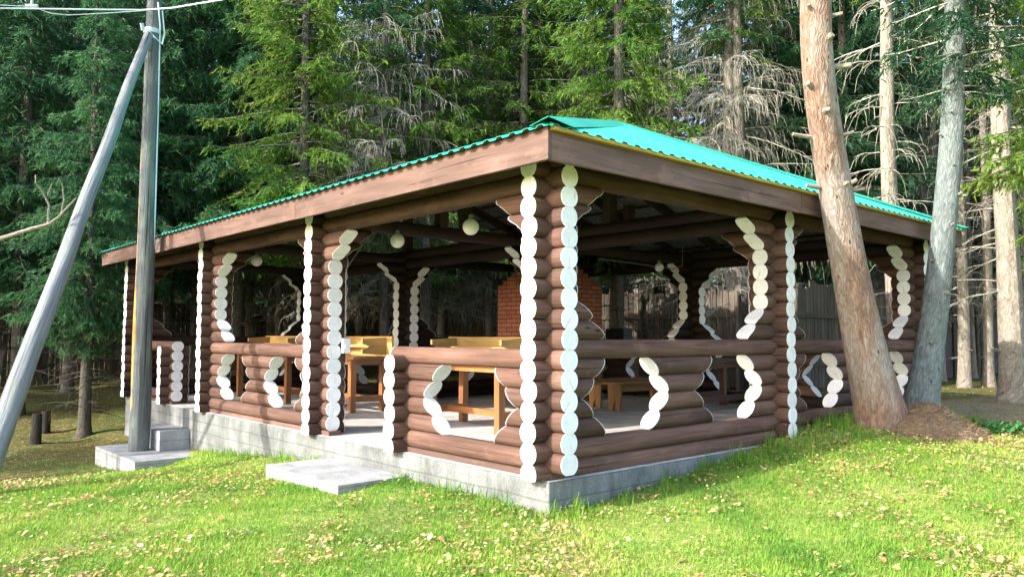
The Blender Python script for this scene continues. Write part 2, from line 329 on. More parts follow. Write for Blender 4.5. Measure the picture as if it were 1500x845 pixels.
# ------------------------------------------------------------ ground
LX,WY,XM,Y1,Y2,Y3=7.32,11.08,3.49,2.03,3.81,7.27
def G(x,y):
    x=np.asarray(x,float);y=np.asarray(y,float)
    z=-.25+.30*sm(x,.2,4.0)-.45*sm(y,1.5,10.5)*(1-sm(x,0,5))+.33*sm(y,12,21)*(1-sm(x,0,6))
    z=z+.19*np.exp(-((x-5.0)**2/1.2+(y+.55)**2/.55))
    z=z+.018*np.sin(x*1.7+y*.6)*np.cos(y*1.3-x*.4)-.05*sm(-y-x,4,12)
    z=z-.06*sm(-x,.3,.9)*sm(y,.8,2.0)-.16*sm(y,5,8.3)*sm(-x,0,.8)*(1-sm(y,11,14))
    ins=np.maximum(sm(x,-.05,.25)*(1-sm(x,7.1,7.4))*sm(y,-.05,.25)*(1-sm(y,7.0,7.35)), sm(x,-.05,.25)*(1-sm(x,3.3,3.6))*sm(y,-.05,.25)*(1-sm(y,10.9,11.15)))
    return z-.6*ins
def axisvals(c0,c1,step,far):
    a=list(np.arange(c0,c1,step)); d=step
    lo=[];x=c0
    while x>-far: d*=1.25; x-=d; lo.append(x)
    hi=[];x=a[-1];d=step
    while x<far: d*=1.25; x+=d; hi.append(x)
    return np.array(lo[::-1]+a+hi)
gx=axisvals(-7,14,.11,260); gy=axisvals(-6,17,.11,260)
X,Y=np.meshgrid(gx,gy,indexing='ij'); Z=G(X,Y); nx,ny=X.shape
idx=np.arange(nx*ny).reshape(nx,ny)
T=np.stack([idx[:-1,:-1],idx[1:,:-1],idx[1:,1:],idx[:-1,1:]],-1).reshape(-1,4)
me=fastmesh('ground',np.stack([X,Y,Z],-1).reshape(-1,3),T,np.zeros(nx*ny),[M['ground']],smooth=True)
def zone(x,y):
    d=(x-CAM[0])*fw[0]+(y-CAM[1])*fw[1]
    d=d/math.hypot(fw[0],fw[1]); l=(x-CAM[0])*rt[0]+(y-CAM[1])*rt[1]
    f=sm(d+.25*np.sin(x*1.9)+.3*np.sin(y*1.3),11.0,13.2)*.5          # the woods behind
    f=np.maximum(f,.5*sm(-l+.3*np.sin(y*2),5.2,6.9)*sm(d,7.6,9.6))
    e=sm(x-.5*y+.3*np.sin(y*2.1),6.8,7.8)*sm(y,-2.8,-1.6)*(1-sm(y,.3,1.6))*(1-.25*sm(x,9,12))   # trodden path past the tree
    return np.clip(np.maximum(f,e),0,1)
a=me.attributes.new('zone','FLOAT','POINT'); a.data.foreach_set('value',zone(X,Y).ravel().astype(np.float32))
go=ob('ground',me); go['kind']='structure'

# ------------------------------------------------------------ pavilion
P=.165; HZ=P/2-.0008; RL=.094; EX=.2295
zX=lambda k:.055+k*P
zY=lambda k:.137+k*P
PAV=tag(empty('log_pavilion',(0,0,0)),'open log pavilion with white painted log ends and a green metal roof','pavilion')
caps=[]           # painted ends: (owner, verts, faces, centre, normal, area)
NS=20
def ring(zc,zlo=None):
    o=[]
    for k in range(NS):
        th=2*math.pi*(k+.5)/NS; o.append((RL*math.sin(th), max(min(RL*math.cos(th),HZ),-HZ if zlo is None else zlo-zc)))
    return o
def log(mb,owner,axis,off,zc,f0,f1,white0=True,white1=True,zlo=None):
    """one log along axis 0 (X) or 1 (Y); f0,f1 give its end as a function of height"""
    kr=random.uniform(.955,1.02); j0=random.uniform(-.006,.006); j1=random.uniform(-.006,.006); rg=[(h*kr,v) for h,v in ring(zc,zlo)]; rn=random.random(); sgn=1
    c0=f0 if callable(f0) else (lambda z,q=f0:q); c1=f1 if callable(f1) else (lambda z,q=f1:q)
    def pt(a,h,z): return (a,off+h,z) if axis==0 else (off+h,a,z)
    a0=[c0(zc+v)+j0 for h,v in rg]; a1=[c1(zc+v)+j1 for h,v in rg]
    L=np.mean(a1)-np.mean(a0); nm=max(2,int(L/.35)+1); V=[];U=[]
    b0=random.uniform(-1,1)*.004*min(L,3); ph=random.random()*6
    for i in range(nm):
        t=i/(nm-1); w=math.sin(t*math.pi)*b0
        for k,(h,v) in enumerate(rg):
            a=a0[k]*(1-t)+a1[k]*t; sc=1+.012*math.sin(ph+t*L*4+k*.6)*(1 if 0<i<nm-1 else 0)
            V.append(pt(a,h*sc+w,zc+v)); U.append((a+rn*61,2*math.pi*RL*k/NS+rn*5))
        h,v=rg[0]; V.append(V[-NS]); U.append((U[-NS][0],2*math.pi*RL+rn*5))
    st=NS+1; Fc=[]
    for i in range(nm-1):
        for k in range(NS): Fc.append((i*st+k,i*st+k+1,(i+1)*st+k+1,(i+1)*st+k))
    mb.add(V,Fc,U,0,rn)
    for e,(aa,wh) in enumerate(((a0,white0),(a1,white1))):
        s=-1 if e==0 else 1
        C=[pt(aa[k],h,zc+v) for k,(h,v) in enumerate(rg)]
        if not wh:
            mb.add(C,[(k,k+1,NS-2-k,NS-1-k) for k in range(NS//2-1)],None,0,rn); continue
        O=[pt(aa[k]+s*.006,h,zc+v) for k,(h,v) in enumerate(rg)]
        Fc=[(NS+k,NS+k+1,2*NS-2-k,2*NS-1-k) for k in range(NS//2-1)]+[(k,(k+1)%NS,NS+(k+1)%NS,NS+k) for k in range(NS)]
        c=np.mean(O,0); n=np.cross(np.array(O[0])-O[NS//2],np.array(O[NS//4])-O[3*NS//4]); n/=np.linalg.norm(n)
        if n[axis]*s<0: n=-n
        ang=random.uniform(-.9,.9); ca,sa=math.cos(ang),math.sin(ang); uvs=[(h*ca-v*sa,h*sa+v*ca) for h,v in rg]*2; caps.append((owner,C+O,Fc,c,n,uvs))
def prof(pts):
    zs=[p[0] for p in pts]; es=[p[1] for p in pts]
    return lambda z: float(np.interp(z,zs,es))
class Side:      # how far a column's stub logs reach towards one side, as a function of height
    pass
def reach(axis,low=True,bracket=True,top=True,straight=.232):
    """reach of the stub logs by height: stepped below the rail, above it and under the beam, straight between"""
    z0=zX(2)-P/2 if axis==0 else zY(1)-P/2; z1=z0+4*P; zt0=(zX(13) if axis==0 else zY(12))-P/2; zb=z1+P; zm=(z0+z1)/2
    pts=[]
    if low: pts+=[(z0,.625),(zm,.335),(z1,.625)]
    else: pts+=[(0,straight)]
    if bracket: pts+=[(zb,.575),(zb+.1*P,.595),(zb+.28*P,.59),(zb+P,.43),(zb+P+.001,.42),(zb+1.1*P,.435),(zb+1.28*P,.43),(zb+2*P,.26),(zb+2*P+.001,straight)]
    else: pts+=[(zb,straight)]
    if top: pts+=[(zt0-.001,straight),(zt0,.25),(zt0+.4*P,.31),(zt0+.72*P,.42),(zt0+.9*P,.44),(zt0+P,.425),(zt0+P+.001,.42),(zt0+1.4*P,.48),(zt0+1.72*P,.575),(zt0+1.9*P,.59),(zt0+2*P,.575)]
    pts.sort(key=lambda q:q[0]); return prof(pts)
colmb={}; colob={}
def col(key):
    if key not in colmb: colmb[key]=MB()
    return colmb[key]
KT={0:14,1:13}      # topmost stub row under the beams
Zf={0:zX,1:zY}
def stub(key,axis,c,off,neg,pos,k0,k1,skip=(),wneg=True,wpos=True):
    for k in range(k0,k1+1):
        if k in skip: continue
        z=Zf[axis](k); lo=.008 if z-HZ<.008 else None
        f0=(lambda zz,q=neg,c=c:c-(q(zz) if callable(q) else q)); f1=(lambda zz,q=pos,c=c:c+(q(zz) if callable(q) else q))
        log(col(key),key,axis,off,z,f0,f1,wneg,wpos,lo)
panels=[]
def panel(axis,off,k0,k1,f0,f1):
    key=('panel',len(panels)); panels.append(key); colmb[key]=MB()
    for k in range(k0,k1+1): log(colmb[key],key,axis,off,Zf[axis](k),f0,f1)
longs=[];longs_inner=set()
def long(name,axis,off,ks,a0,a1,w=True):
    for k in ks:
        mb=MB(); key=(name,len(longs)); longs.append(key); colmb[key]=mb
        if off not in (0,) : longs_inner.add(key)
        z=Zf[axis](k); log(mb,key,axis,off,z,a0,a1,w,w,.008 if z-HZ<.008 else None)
BX,BY=1,1
# lower-zone helper for panels between two openings
def panel_end(axis,mid,tip,sgn):
    z0=zX(2)-P/2 if axis==0 else zY(1)-P/2; z1=z0+4*P; zm=(z0+z1)/2
    return lambda z: mid+sgn*tip*abs(z-zm)/((z1-z0)/2)
e=EX
# --- front wall (along X at Y=0) and the like
Xc=Xm_l=Xm_r=Xe=reach(0); Xin=reach(0,False,False); Xin2=reach(0,False,True)
Yc=reach(1,True,False); Yc2=reach(1); Yent=reach(1,False,False); Yb_n=Yb_f=Ymid=Yc2; Yin=reach(1,False,False)
def xwall(y,x0,x1,mid=None,key0=None):
    pass
# corner (0,0)
stub((0,0),0,0,0,e,Xc,2,14,(6,)); stub((0,0),1,0,0,e,Yc,1,13,(5,))
stub((1,0),0,XM,0,Xm_l,Xm_r,2,14,(6,)); stub((1,0),1,0,XM,e,Yin,0,13)
stub((2,0),0,LX,0,Xe,e,2,14,(6,)); stub((2,0),1,0,LX,e,Yc2,1,13,(5,))
stub((0,1),1,Y2,0,Yent,Yb_n,1,13,(5,)); stub((0,1),0,0,Y2,e,Xin,0,14)

stub((0,2),1,Y3,0,Yb_f,Yent,1,13,(5,)); stub((0,2),0,0,Y3,e,Xin,0,14)

stub((0,3),1,WY,0,Yc,e,1,13,(5,)); stub((0,3),0,0,WY,e,Xc,2,14,(6,))
stub((1,3),0,XM,WY,Xe,e,2,14,(6,)); stub((1,3),1,WY,XM,Ymid,e,1,13,(5,))
stub((1,2),0,XM,Y3,Xin,Xc,0,14,(6,)); stub((1,2),1,Y3,XM,Yin,Yc2,0,13,(5,))
stub((1,1),0,XM,Y2,Xin,Xin,0,14); stub((1,1),1,Y2,XM,Yin,Yin,0,13)
stub((2,1),1,Y2,LX,Ymid,Ymid,1,13,(5,)); stub((2,1),0,LX,Y2,Xin2,e,0,14)
stub((2,2),1,Y3,LX,Ymid,e,1,13,(5,)); stub((2,2),0,LX,Y3,Xe,e,2,14,(6,))
# low entrance posts
lowP=lambda z: .335+.29*abs(z-(zY(1)-P/2+2*P))/(2*P)
for key,y,sg in (((3,0),Y1,1),((3,1),WY-Y1,-1)):
    stub(key,0,0,y,e,e,0,5)
    for k in range(1,5):
        z=zY(k)
        if sg==1: log(col(key),key,1,0,z,lambda zz,y=y:y-lowP(zz),y+.2)
        else: log(col(key),key,1,0,z,y-.2,lambda zz,y=y:y+lowP(zz))
# rails, base logs, beams
long('base_log',0,0,(0,1),-e,LX+e); long('rail_log',0,0,(6,),-e,LX+e); long('roof_beam',0,0,(15,),-e,LX+e)
long('base_log',1,0,(0,),-e,Y1+.2); long('rail_log',1,0,(5,),-e,Y1+.2)
long('base_log',1,0,(0,),Y2-e,Y3+e); long('rail_log',1,0,(5,),Y2-e,Y3+e)
long('base_log',1,0,(0,),WY-Y1-.2,WY+e); long('rail_log',1,0,(5,),WY-Y1-.2,WY+e)
long('roof_beam',1,0,(14,15),-e,WY+e)
long('base_log',1,LX,(0,),-e,Y3+e); long('rail_log',1,LX,(5,),-e,Y3+e); long('roof_beam',1,LX,(14,15),-e,Y3+e)
long('base_log',0,WY,(0,1),-e,XM+e); long('rail_log',0,WY,(6,),-e,XM+e); long('roof_beam',0,WY,(15,),-e,XM+e)
long('base_log',0,Y3,(0,1),XM+.5,LX+e,True); long('rail_log',0,Y3,(6,),XM-e,LX+e,True); long('roof_beam',0,Y3,(15,),-e,LX+e)
long('base_log',1,XM,(0,),Y3+.3,WY+e); long('rail_log',1,XM,(5,),Y3-e,WY+e); long('roof_beam',1,XM,(14,15),-e,WY+e)
long('roof_beam',0,Y2,(15,),-e,LX+e)
# middle panels between the hexagonal openings
panel(0,0,2,5,panel_end(0,1.52,.28,-1),panel_end(0,1.93,.30,1))
panel(0,0,2,5,panel_end(0,5.03,.28,-1),panel_end(0,5.78,.28,1))
panel(1,0,1,4,panel_end(1,5.31,.27,-1),panel_end(1,5.77,.27,1))
panel(1,LX,1,4,panel_end(1,1.67,.27,-1),panel_end(1,2.13,.27,1))
panel(1,LX,1,4,panel_end(1,5.31,.27,-1),panel_end(1,5.77,.27,1))
panel(0,WY,2,5,panel_end(0,1.52,.27,-1),panel_end(0,1.97,.27,1))
panel(0,Y3,2,5,panel_end(0,5.18,.27,-1),panel_end(0,5.63,.27,1))
panel(1,XM,1,4,panel_end(1,8.95,.27,-1),panel_end(1,9.4,.27,1))
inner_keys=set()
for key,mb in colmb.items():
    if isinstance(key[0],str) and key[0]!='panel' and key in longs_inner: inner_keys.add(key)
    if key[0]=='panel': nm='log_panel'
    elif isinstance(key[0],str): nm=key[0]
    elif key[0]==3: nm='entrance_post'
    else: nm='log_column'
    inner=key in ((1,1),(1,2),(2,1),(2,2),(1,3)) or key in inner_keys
    colob[key]=mb.build(nm,M['logshade'] if inner else M['log'],PAV,50)
# painted ends: the hundred that show largest stand alone, the rest are one mass
rank=[]
for i,(own,V,Fc,c,n,_u) in enumerate(caps):
    d=CAM-c; L=np.linalg.norm(d); px,py,w=project(c); s=max(0,(n@d)/L)/L**2
    if not(-20<px<1520) or w<0: s=0
    if own in ((1,1),): s=0
    if isinstance(own[0],str) and own[0] in ('roof_beam',) : s*=.4
    rank.append(s)
order=np.argsort(rank)[::-1]; mass=MB()
for r_,i in enumerate(order):
    own,V,Fc,c,n,uvs=caps[i]
    if r_<100:
        mb=MB(); mb.add(V,Fc,uvs); mb.build('painted_log_end',M['white'],colob[own],40)
    else: mass.add(V,Fc,uvs)
mo=mass.build('painted_log_end',M['white'],PAV,40); mo['kind']='stuff'
# foundation and floor
fb=MB(); o_=.135
fb.prism([(-o_,-o_),(LX+.13,-o_),(LX+.13,Y3+.13),(XM+.13,Y3+.13),(XM+.13,WY+.13),(-o_,WY+.13)],-1.3,0,2)
fo=fb.build('foundation',M['concrete'],PAV)
fl=MB(); q_=.125
fl.prism([(-q_,-q_),(LX+q_,-q_),(LX+q_,Y3+q_),(XM+q_,Y3+q_),(XM+q_,WY+q_),(-q_,WY+q_)],.0005,.0045,2)
fl.build('floor',M['floor'],PAV)
bv=fo.modifiers.new('b','BEVEL'); bv.width=.012; bv.segments=2
sb=MB()
for (y0,y1) in ((-.1,Y1+.2),(Y2-.28,Y3+.28),(WY-Y1-.2,WY)): sb.box((-.075,y0,.006),(.075,y1,.056))
sb.build('sill_board',M['board'],PAV)
# roof
ZE=2.695; X0,X1=-.585,LX+.585; XR=3.66; YA=2.39; Y0=-.585; SL=(4.09-ZE)/(XR-X0); SR=(4.09-ZE)/(YA-Y0)
prf=[(0,0),(.045,0),(.065,.019),(.115,.019),(.135,0)]; PP=.155
def slope(name,run0,run1,eave,top_fn,axis,sgn,slopev):
    ss=[];hh=[];k=0
    while run0+k*PP<run1:
        for a,h in prf:
            if run0+k*PP+a<run1: ss.append(run0+k*PP+a); hh.append(h)
        k+=1
    V=[];Fc=[]
    for s_,h in zip(ss,hh):
        tp=top_fn(s_)
        for q in (0,1):
            d=tp*q; z=ZE+slopev*d+h+.008*0
            V.append((eave+sgn*d,s_,z) if axis==1 else (s_,eave+sgn*d,z))
    for i in range(len(ss)-1): Fc.append((2*i,2*i+1,2*i+3,2*i+2))
    mb=MB(); mb.add(V,Fc); o=mb.build(name,[M['teal'],M['under']],None)
    # keep the outside of the sheet upwards
    me=o.data
    if np.mean([p.normal.z for p in me.polygons])<0: me.flip_normals()
    sd=o.modifiers.new('s','SOLIDIFY'); sd.thickness=.004; sd.offset=-1; sd.material_offset=1; return o
kx=(XR-X0)/(YA-Y0)
roof=slope('roof',Y0,WY+.5,X0,lambda s: min((s-Y0)*kx,XR-X0),1,1,SL); roof.parent=PAV; roof.name='roof'
roof2=slope('roof_slope',X0,X1,Y0,lambda s: min((s-X0)/kx,YA-Y0,(X1-s)/kx),0,1,SR); roof2.parent=roof
roof3=slope('roof_slope',Y0,Y3+.55,X1,lambda s: min((s-Y0)*kx,X1-XR),1,-1,SL); roof3.parent=roof
# hip caps and ridge
def capstrip(name,a,b,na,nb,w=.17):
    a=np.array(a,float);b=np.array(b,float); mb=MB()
    V=[a+[0,0,.045],b+[0,0,.045],a+np.array(na),b+np.array(na),a+np.array(nb),b+np.array(nb)]
    mb.add(V,[(0,1,3,2),(0,4,5,1)]); o=mb.build(name,M['teal'],roof); sd=o.modifiers.new('s','SOLIDIFY'); sd.thickness=.003; return o
_g=np.random.default_rng(11); _n=260; _d=_g.uniform(.05,2.8,_n); _x=X0+_d*kx+_g.random(_n)*(X1-X0-2*_d*kx); _l=_g.uniform(.012,.035,_n); _a=_g.random(_n)*6.28
_c=np.stack([_x,Y0+_d,ZE+SR*_d+.028],-1); _u=np.stack([np.cos(_a)*_l,np.sin(_a)*_l,SR*np.sin(_a)*_l],-1); _w=np.stack([-np.sin(_a)*_l*.4,np.cos(_a)*_l*.4,SR*np.cos(_a)*_l*.4],-1)
_lit=ob('roof_litter',fastmesh('roof_litter',np.stack([_c-_u,_c-_w,_c+_u,_c+_w],1).reshape(-1,3),np.arange(4*_n).reshape(-1,4),np.repeat(_g.random(_n),4),[M['leaf']]),roof); _lit['kind']='stuff'
apex=(XR,YA,4.09)
capstrip('hip_cap',(X0-.02,Y0-.02,ZE+.01),apex,(.27,0,.012),(0,.2,.012+.2*0))
capstrip('hip_cap',(X1+.02,Y0-.02,ZE+.01),apex,(-.22,0,.02),(0,.2,.02))
capstrip('ridge_cap',apex,(XR,WY+.5,4.09),(.2,0,-.2*SL+.03),(-.2,0,-.2*SL+.03))
for y0,y1,dz in ((-.53,3.56,0),(3.566,7.8,.004),(7.806,WY+.5,-.003)):
    fm=MB(); fm.box((-.53,y0,2.46+dz),(-.49,y1,2.700)); fm.build('fascia_board',M['board'],PAV)
for x0,x1,dz in ((-.489,3.2,0),(3.206,LX+.53,.004)):
    fm=MB(); fm.box((x0,-.53,2.46+dz),(x1,-.49,2.672)); fm.build('fascia_board',M['board'],PAV)
fm=MB(); fm.box((LX+.49,-.489,2.46),(LX+.53,Y3+.5,2.672)); fm.build('fascia_board',M['board'],PAV)
fm=MB(); fm.box((-.42,-.40,2.60),(-.395,WY+.45,2.775)); fm.build('eave_light_block',M['rafter'],PAV)  # unseen board added to stop sun leaking in under the corrugations
fm=MB(); fm.box((-.51,-.575,2.676),(LX+.5,-.45,2.703)); fm.build('eave_batten',M['trim'],PAV)
def rafter(p,q,w,h):
    r_=MB(); r_.beam(p,q,w,h); r_.build('rafter',M['rafter'],PAV)
for y in np.arange(YA,WY+.4,.95): rafter((-.48,y,ZE-.09+.02),(XR,y,4.09-.08),.05,.14)
for y in np.arange(Y0+.6,YA,.8): rafter((-.48,y,ZE-.07),(X0+(y-Y0)*kx,y,ZE+SL*(y-Y0)*kx-.08),.05,.14)
for x in np.arange(.15,LX,.9):
    t=min((x-X0)/kx,YA-Y0,(X1-x)/kx); rafter((x,-.48,ZE-.05),(x,Y0+t,ZE+SR*t-.08),.05,.14)
for y in np.arange(YA,Y3+.5,.95): rafter((LX+.48,y,ZE-.07),(XR,y,4.09-.08),.05,.14)
rafter((X0+.1,Y0+.1,ZE-.02),(XR,YA,4.09-.1),.06,.16); rafter((X1-.1,Y0+.1,ZE-.02),(XR,YA,4.09-.1),.06,.16)
rafter((XR,YA,4.0),(XR,WY+.45,4.0),.06,.16)
bt=MB()
for d in np.arange(.35,XR-X0,.42): bt.box((X0+d-.04,Y0+d/kx+.05,ZE+SL*d-.032),(X0+d+.04,WY+.45,ZE+SL*d-.006))
for d in np.arange(.3,YA-Y0,.42): bt.box((X0+d*kx+.05,Y0+d-.04,ZE+SR*d-.034),(X1-d*kx-.05,Y0+d+.04,ZE+SR*d-.008))
for d in np.arange(.35,X1-XR,.42): bt.box((X1-d-.04,Y0+d/kx+.05,ZE+SL*d-.032),(X1-d+.04,Y3+.5,ZE+SL*d-.006))
bt.build('roof_batten',M['rafter'],PAV)
for (x,y,zt) in ((XM,YA,3.95),(XM,Y2,3.95),(XM,5.6,3.95),(XM,Y3,3.95),(1.7,Y2,3.35),(1.7,Y3,3.35),(5.6,Y2,3.35),(1.7,1.2,3.3),(5.3,1.2,3.3)): 
    kp=MB(); kp.box((x-.07,y-.07,2.55),(x+.07,y+.07,zt)); kp.build('king_post',M['rafter'],PAV)
cb=MB(); cb.tube([(.13,Y2-.25,1.12),(.13,Y2-.25,1.9),(.15,Y2-.23,1.95),(.5,Y2-.1,2.35)],.006,6); cb.build('cable_conduit',M['conduit'],PAV,60)
cb=MB(); cb.box((.085,Y2-.295,.95),(.175,Y2-.243,1.12)); cb.box((.105,Y2-.302,1.0),(.155,Y2-.296,1.05)); w=cb.build('light_switch',M['plastic'],PAV); w.modifiers.new('b','BEVEL').width=.006
cb=MB(); cb.tube([(4.55,3.55,2.36),(5.2,3.5,2.34),(5.9,3.5,2.32)],.007,6); cb.tube([(6.1,3.5,2.32),(6.3,3.45,2.3),(6.5,3.4,2.36),(6.52,3.4,2.7)],.007,6); cb.build('cable_conduit',M['conduit'],PAV,60)

# globe lamps hanging in the pavilion
def lamp(x,y,z,r,label,top=2.55):
    t=tag(empty('globe_lamp',(x,y,z)),label,'lamp','globe lamps hanging under the pavilion roof')
    g=MB(); g.sphere((0,0,0),r,24); g.build('glass_globe',M['globe'],t,60)
    c=MB(); c.tube([(0,0,r*.9),(0,0,r+.04)],.026,12); c.build('lamp_cap',M['conduit'],t,50)
    c=MB(); c.tube([(0,0,r+.03),(.02,0,top-z)],.006,6); c.build('cord',M['black'],t)
lamp(.77,2.01,2.34,.09,'white globe lamp hanging in the entrance opening beside the near corner column',2.75)
lamp(.88,3.62,2.34,.09,'white globe lamp half hidden by the beam above the entrance post',2.75)
lamp(.74,7.5,2.35,.09,'smallest white globe lamp seen through the opening farthest from the corner',2.75)
lamp(6.0,3.5,2.31,.075,'small grey globe lamp on the dark beam right of the brick stove',2.7)

# ------------------------------------------------------------ furniture
def table(x0,x1,y0,y1,h,label,mats=('varnish','varnish'),group='varnished tables in the pavilion'):
    t=tag(empty('wooden_table',((x0+x1)/2,(y0+y1)/2,0)),label,'table',group); o=t.location
    b=MB()
    n=5; w=(x1-x0+.16)/n if (x1-x0)<(y1-y0) else (y1-y0+.16)/n
    for i in range(n):
        if (x1-x0)<(y1-y0): b.box((x0-.08+i*w+.003,y0-.16,h-.045),(x0-.08+(i+1)*w-.003,y1+.16,h))
        else: b.box((x0-.16,y0-.08+i*w+.003,h-.045),(x1+.16,y0-.08+(i+1)*w-.003,h))
    b.build('tabletop',M[mats[0]],t,None,tuple(o)).location=(0,0,0)
    for x in (x0,x1):
        for y in (y0,y1):
            l=MB(); l.box((x-.045,y-.045,.003),(x+.045,y+.045,h-.046)); q=l.build('leg',M[mats[1]],t,None,tuple(o)); q.location=(0,0,0); q.modifiers.new('b','BEVEL').width=.006
    s=MB()
    for y in (y0,y1): s.box((x0+.046,y-.03,.16),(x1-.046,y+.03,.25)); s.box((x0+.046,y-.02,h-.13),(x1-.046,y+.02,h-.047))
    xm=(x0+x1)/2
    s.box((xm-.03,y0+.031,.165),(xm+.03,y1-.031,.245))
    for x in (x0,x1): s.box((x-.018,y0+.046,h-.12),(x+.018,y1-.046,h-.047))
    s.build('stretcher',M[mats[1]],t,None,tuple(o)).location=(0,0,0)
    return t
table(1.53,2.05,2.40,3.75,.84,'orange varnished table seen under the rail beside the near corner')
table(1.49,2.03,5.73,7.2,.84,'orange varnished table standing behind the entrance post with the switch')
table(1.44,2.0,7.75,9.75,.84,'orange varnished table seen through the opening beside the far entrance')
table(5.2,7.0,2.3,2.95,.80,'dark brown table standing behind the plank benches on the right',('darktable','darktable'))
def bench(L,name_label,mt,loc,rz,flip,group,zb=0):
    t=tag(empty('wooden_bench',loc,rz),name_label,'bench',group)
    b=MB(); b.box((-L/2,-.15,.415),(L/2,.15,.455)); se=b.build('seat',M[mt],t); se.modifiers.new('b','BEVEL').width=.005
    a=MB()
    a.box((-L/2+.2,-.02,.29),(L/2-.2,.02,.414)); a.build('apron',M[mt],t)
    for s in (-1,1):
        q=MB(); x=s*(L/2-.17); q.prism([(-.135,.414),(.135,.414),(.11,.002),(.045,.002),(0,.15),(-.045,.002),(-.11,.002)],x-.02,x+.02,0); q.build('leg',M[mt],t)
    if flip: t.rotation_euler=(0,0,rz); t.matrix_world=Matrix.Translation(loc)@Matrix(((0,0,1,0),(1,0,0,0),(0,1,0,0),(0,0,0,1)))
    return t
zt=.84+.153
PG='yellow pine benches lying on their sides on the tables'
bench(1.75,'yellow pine bench lying on its side on the table nearest the corner column','pine',(1.62,3.2,zt),0,True,PG)
bench(1.9,'yellow pine bench lying on its side on the table behind the entrance','pine',(1.55,6.35,zt),0,True,PG)
bench(1.95,'yellow pine bench lying on its side on the farthest table beside the far entrance','pine',(1.5,8.75,zt),0,True,PG)
BG='brown plank benches by the right wall'
bench(1.9,'brown plank bench with notched legs, nearer the front wall','bench',(5.55,3.42,0),0,False,BG)
bench(1.9,'brown plank bench with notched legs, just behind the other brown bench','bench',(5.72,3.98,0),0,False,BG)
# brick stove
st=tag(empty('brick_stove',(5.55,5.65,0)),'red brick stove with a stepped top and chimney inside the pavilion','stove')
b=MB(); b.box((-.75,-.6,.003),(.75,.6,2.08)); so_=b.build('stove_body',M['brick'],st)
b=MB(); 
for i in range(5): b.box((-.75+.06*(i+1),-.6+.06*(i+1),2.081+.077*i),(.75-.06*(i+1),.6-.06*(i+1),2.079+.077*(i+1)))
b.build('stepped_hood',M['brick'],st)
b=MB(); b.box((-.27,-.27,2.47),(.27,.27,3.95)); b.build('chimney',M['brick'],st)
b=MB(); b.box((-.3,-.608,.75),(.3,-.602,1.25)); b.build('firebox_dark_panel',M['black'],st)  # flat black panel painting the shade inside a firebox; no hole is cut
b=MB(); b.box((-.23,-.13,0),(.23,.13,.015)); 
b.prism([(-.23,-.13),(.23,-.13),(.23,.13),(-.23,.13)],.015,.26,2); pb=b.build('planter_box',M['black'],None,None); 
tag(pb,'black box standing on the far rail in front of a pale trunk','planter'); pb.location=(LX,5.52,1.046); pb.rotation_euler=(0,0,R(90))

# ------------------------------------------------------------ concrete steps
def step(x0,x1,y0,y1,z0,z1,label):
    b=MB(); b.box((x0,y0,z0),(x1,y1,z1)); o=b.build('concrete_step',M['stepcon'],None,None,((x0+x1)/2,(y0+y1)/2,z0)); tag(o,label,'step','concrete steps at the entrances')
    q=o.modifiers.new('b','BEVEL'); q.width=.014; q.segments=2
step(-.87,-.139,1.88,3.42,-.7,-.22,'flat concrete slab step lying before the near entrance')
step(-1.15,-.139,7.0,9.05,-1.1,-.60,'wide low concrete slab under the wooden pole, lowest step of the far entrance')
step(-.58,-.140,7.8,9.0,-.597,-.30,'raised concrete block step behind the wooden pole')

# ------------------------------------------------------------ pole, brace, wires
pole=tag(empty('utility_pole',(-.78,8.12,-.6)),'weathered grey wooden utility pole with a slanting brace beside the roof','utility pole')
def pole_mesh(name,p,q,r0,r1,n,wear):
    p=np.array(p,float);q=np.array(q,float); pts=[p+(q-p)*t for t in np.linspace(0,1,n)]
    pts=[a+np.array([.006*math.sin(i*.9),.006*math.cos(i*.7),0]) for i,a in enumerate(pts)]
    mb=MB(); mb.tube(pts,list(np.linspace(r0,r1,n)),20,0,True,.035,seed=len(name))
    o=mb.build(name,M['poledark' if wear else 'pole'],pole,50); me=o.data; w=np.zeros(len(me.vertices),np.float32)
    if wear:
        co=np.zeros(len(me.vertices)*3,np.float32); me.vertices.foreach_get('co',co); co=co.reshape(-1,3)
        d=co[:,:2]-np.array([p[0],p[1]]); ax=-(rt[:2]*.80+fw[:2]*.60); w=np.clip((d@ax)/.13,0,1)**2*1.35*sm(co[:,2],0.1,.9)*(1-sm(co[:,2],5.0,5.6))
    a=me.attributes.new('wear','FLOAT','POINT'); a.data.foreach_set('value',w.astype(np.float32)); return o
pole_mesh('pole_shaft',(0,0,.003),(.04,.02,8.6),.148,.10,26,True)
pole_mesh('brace',(-2.5,-3.4,.1),(-.10,-.14,6.38),.118,.066,24,False)
c=MB(); c.tube([(.0,0,6.46),(.0,0,6.53)],.125,16); c.tube([(-.16,-.1,6.45),(-.19,-.12,6.55)],.03,8); c.build('clamp',M['steel'],pole,40)
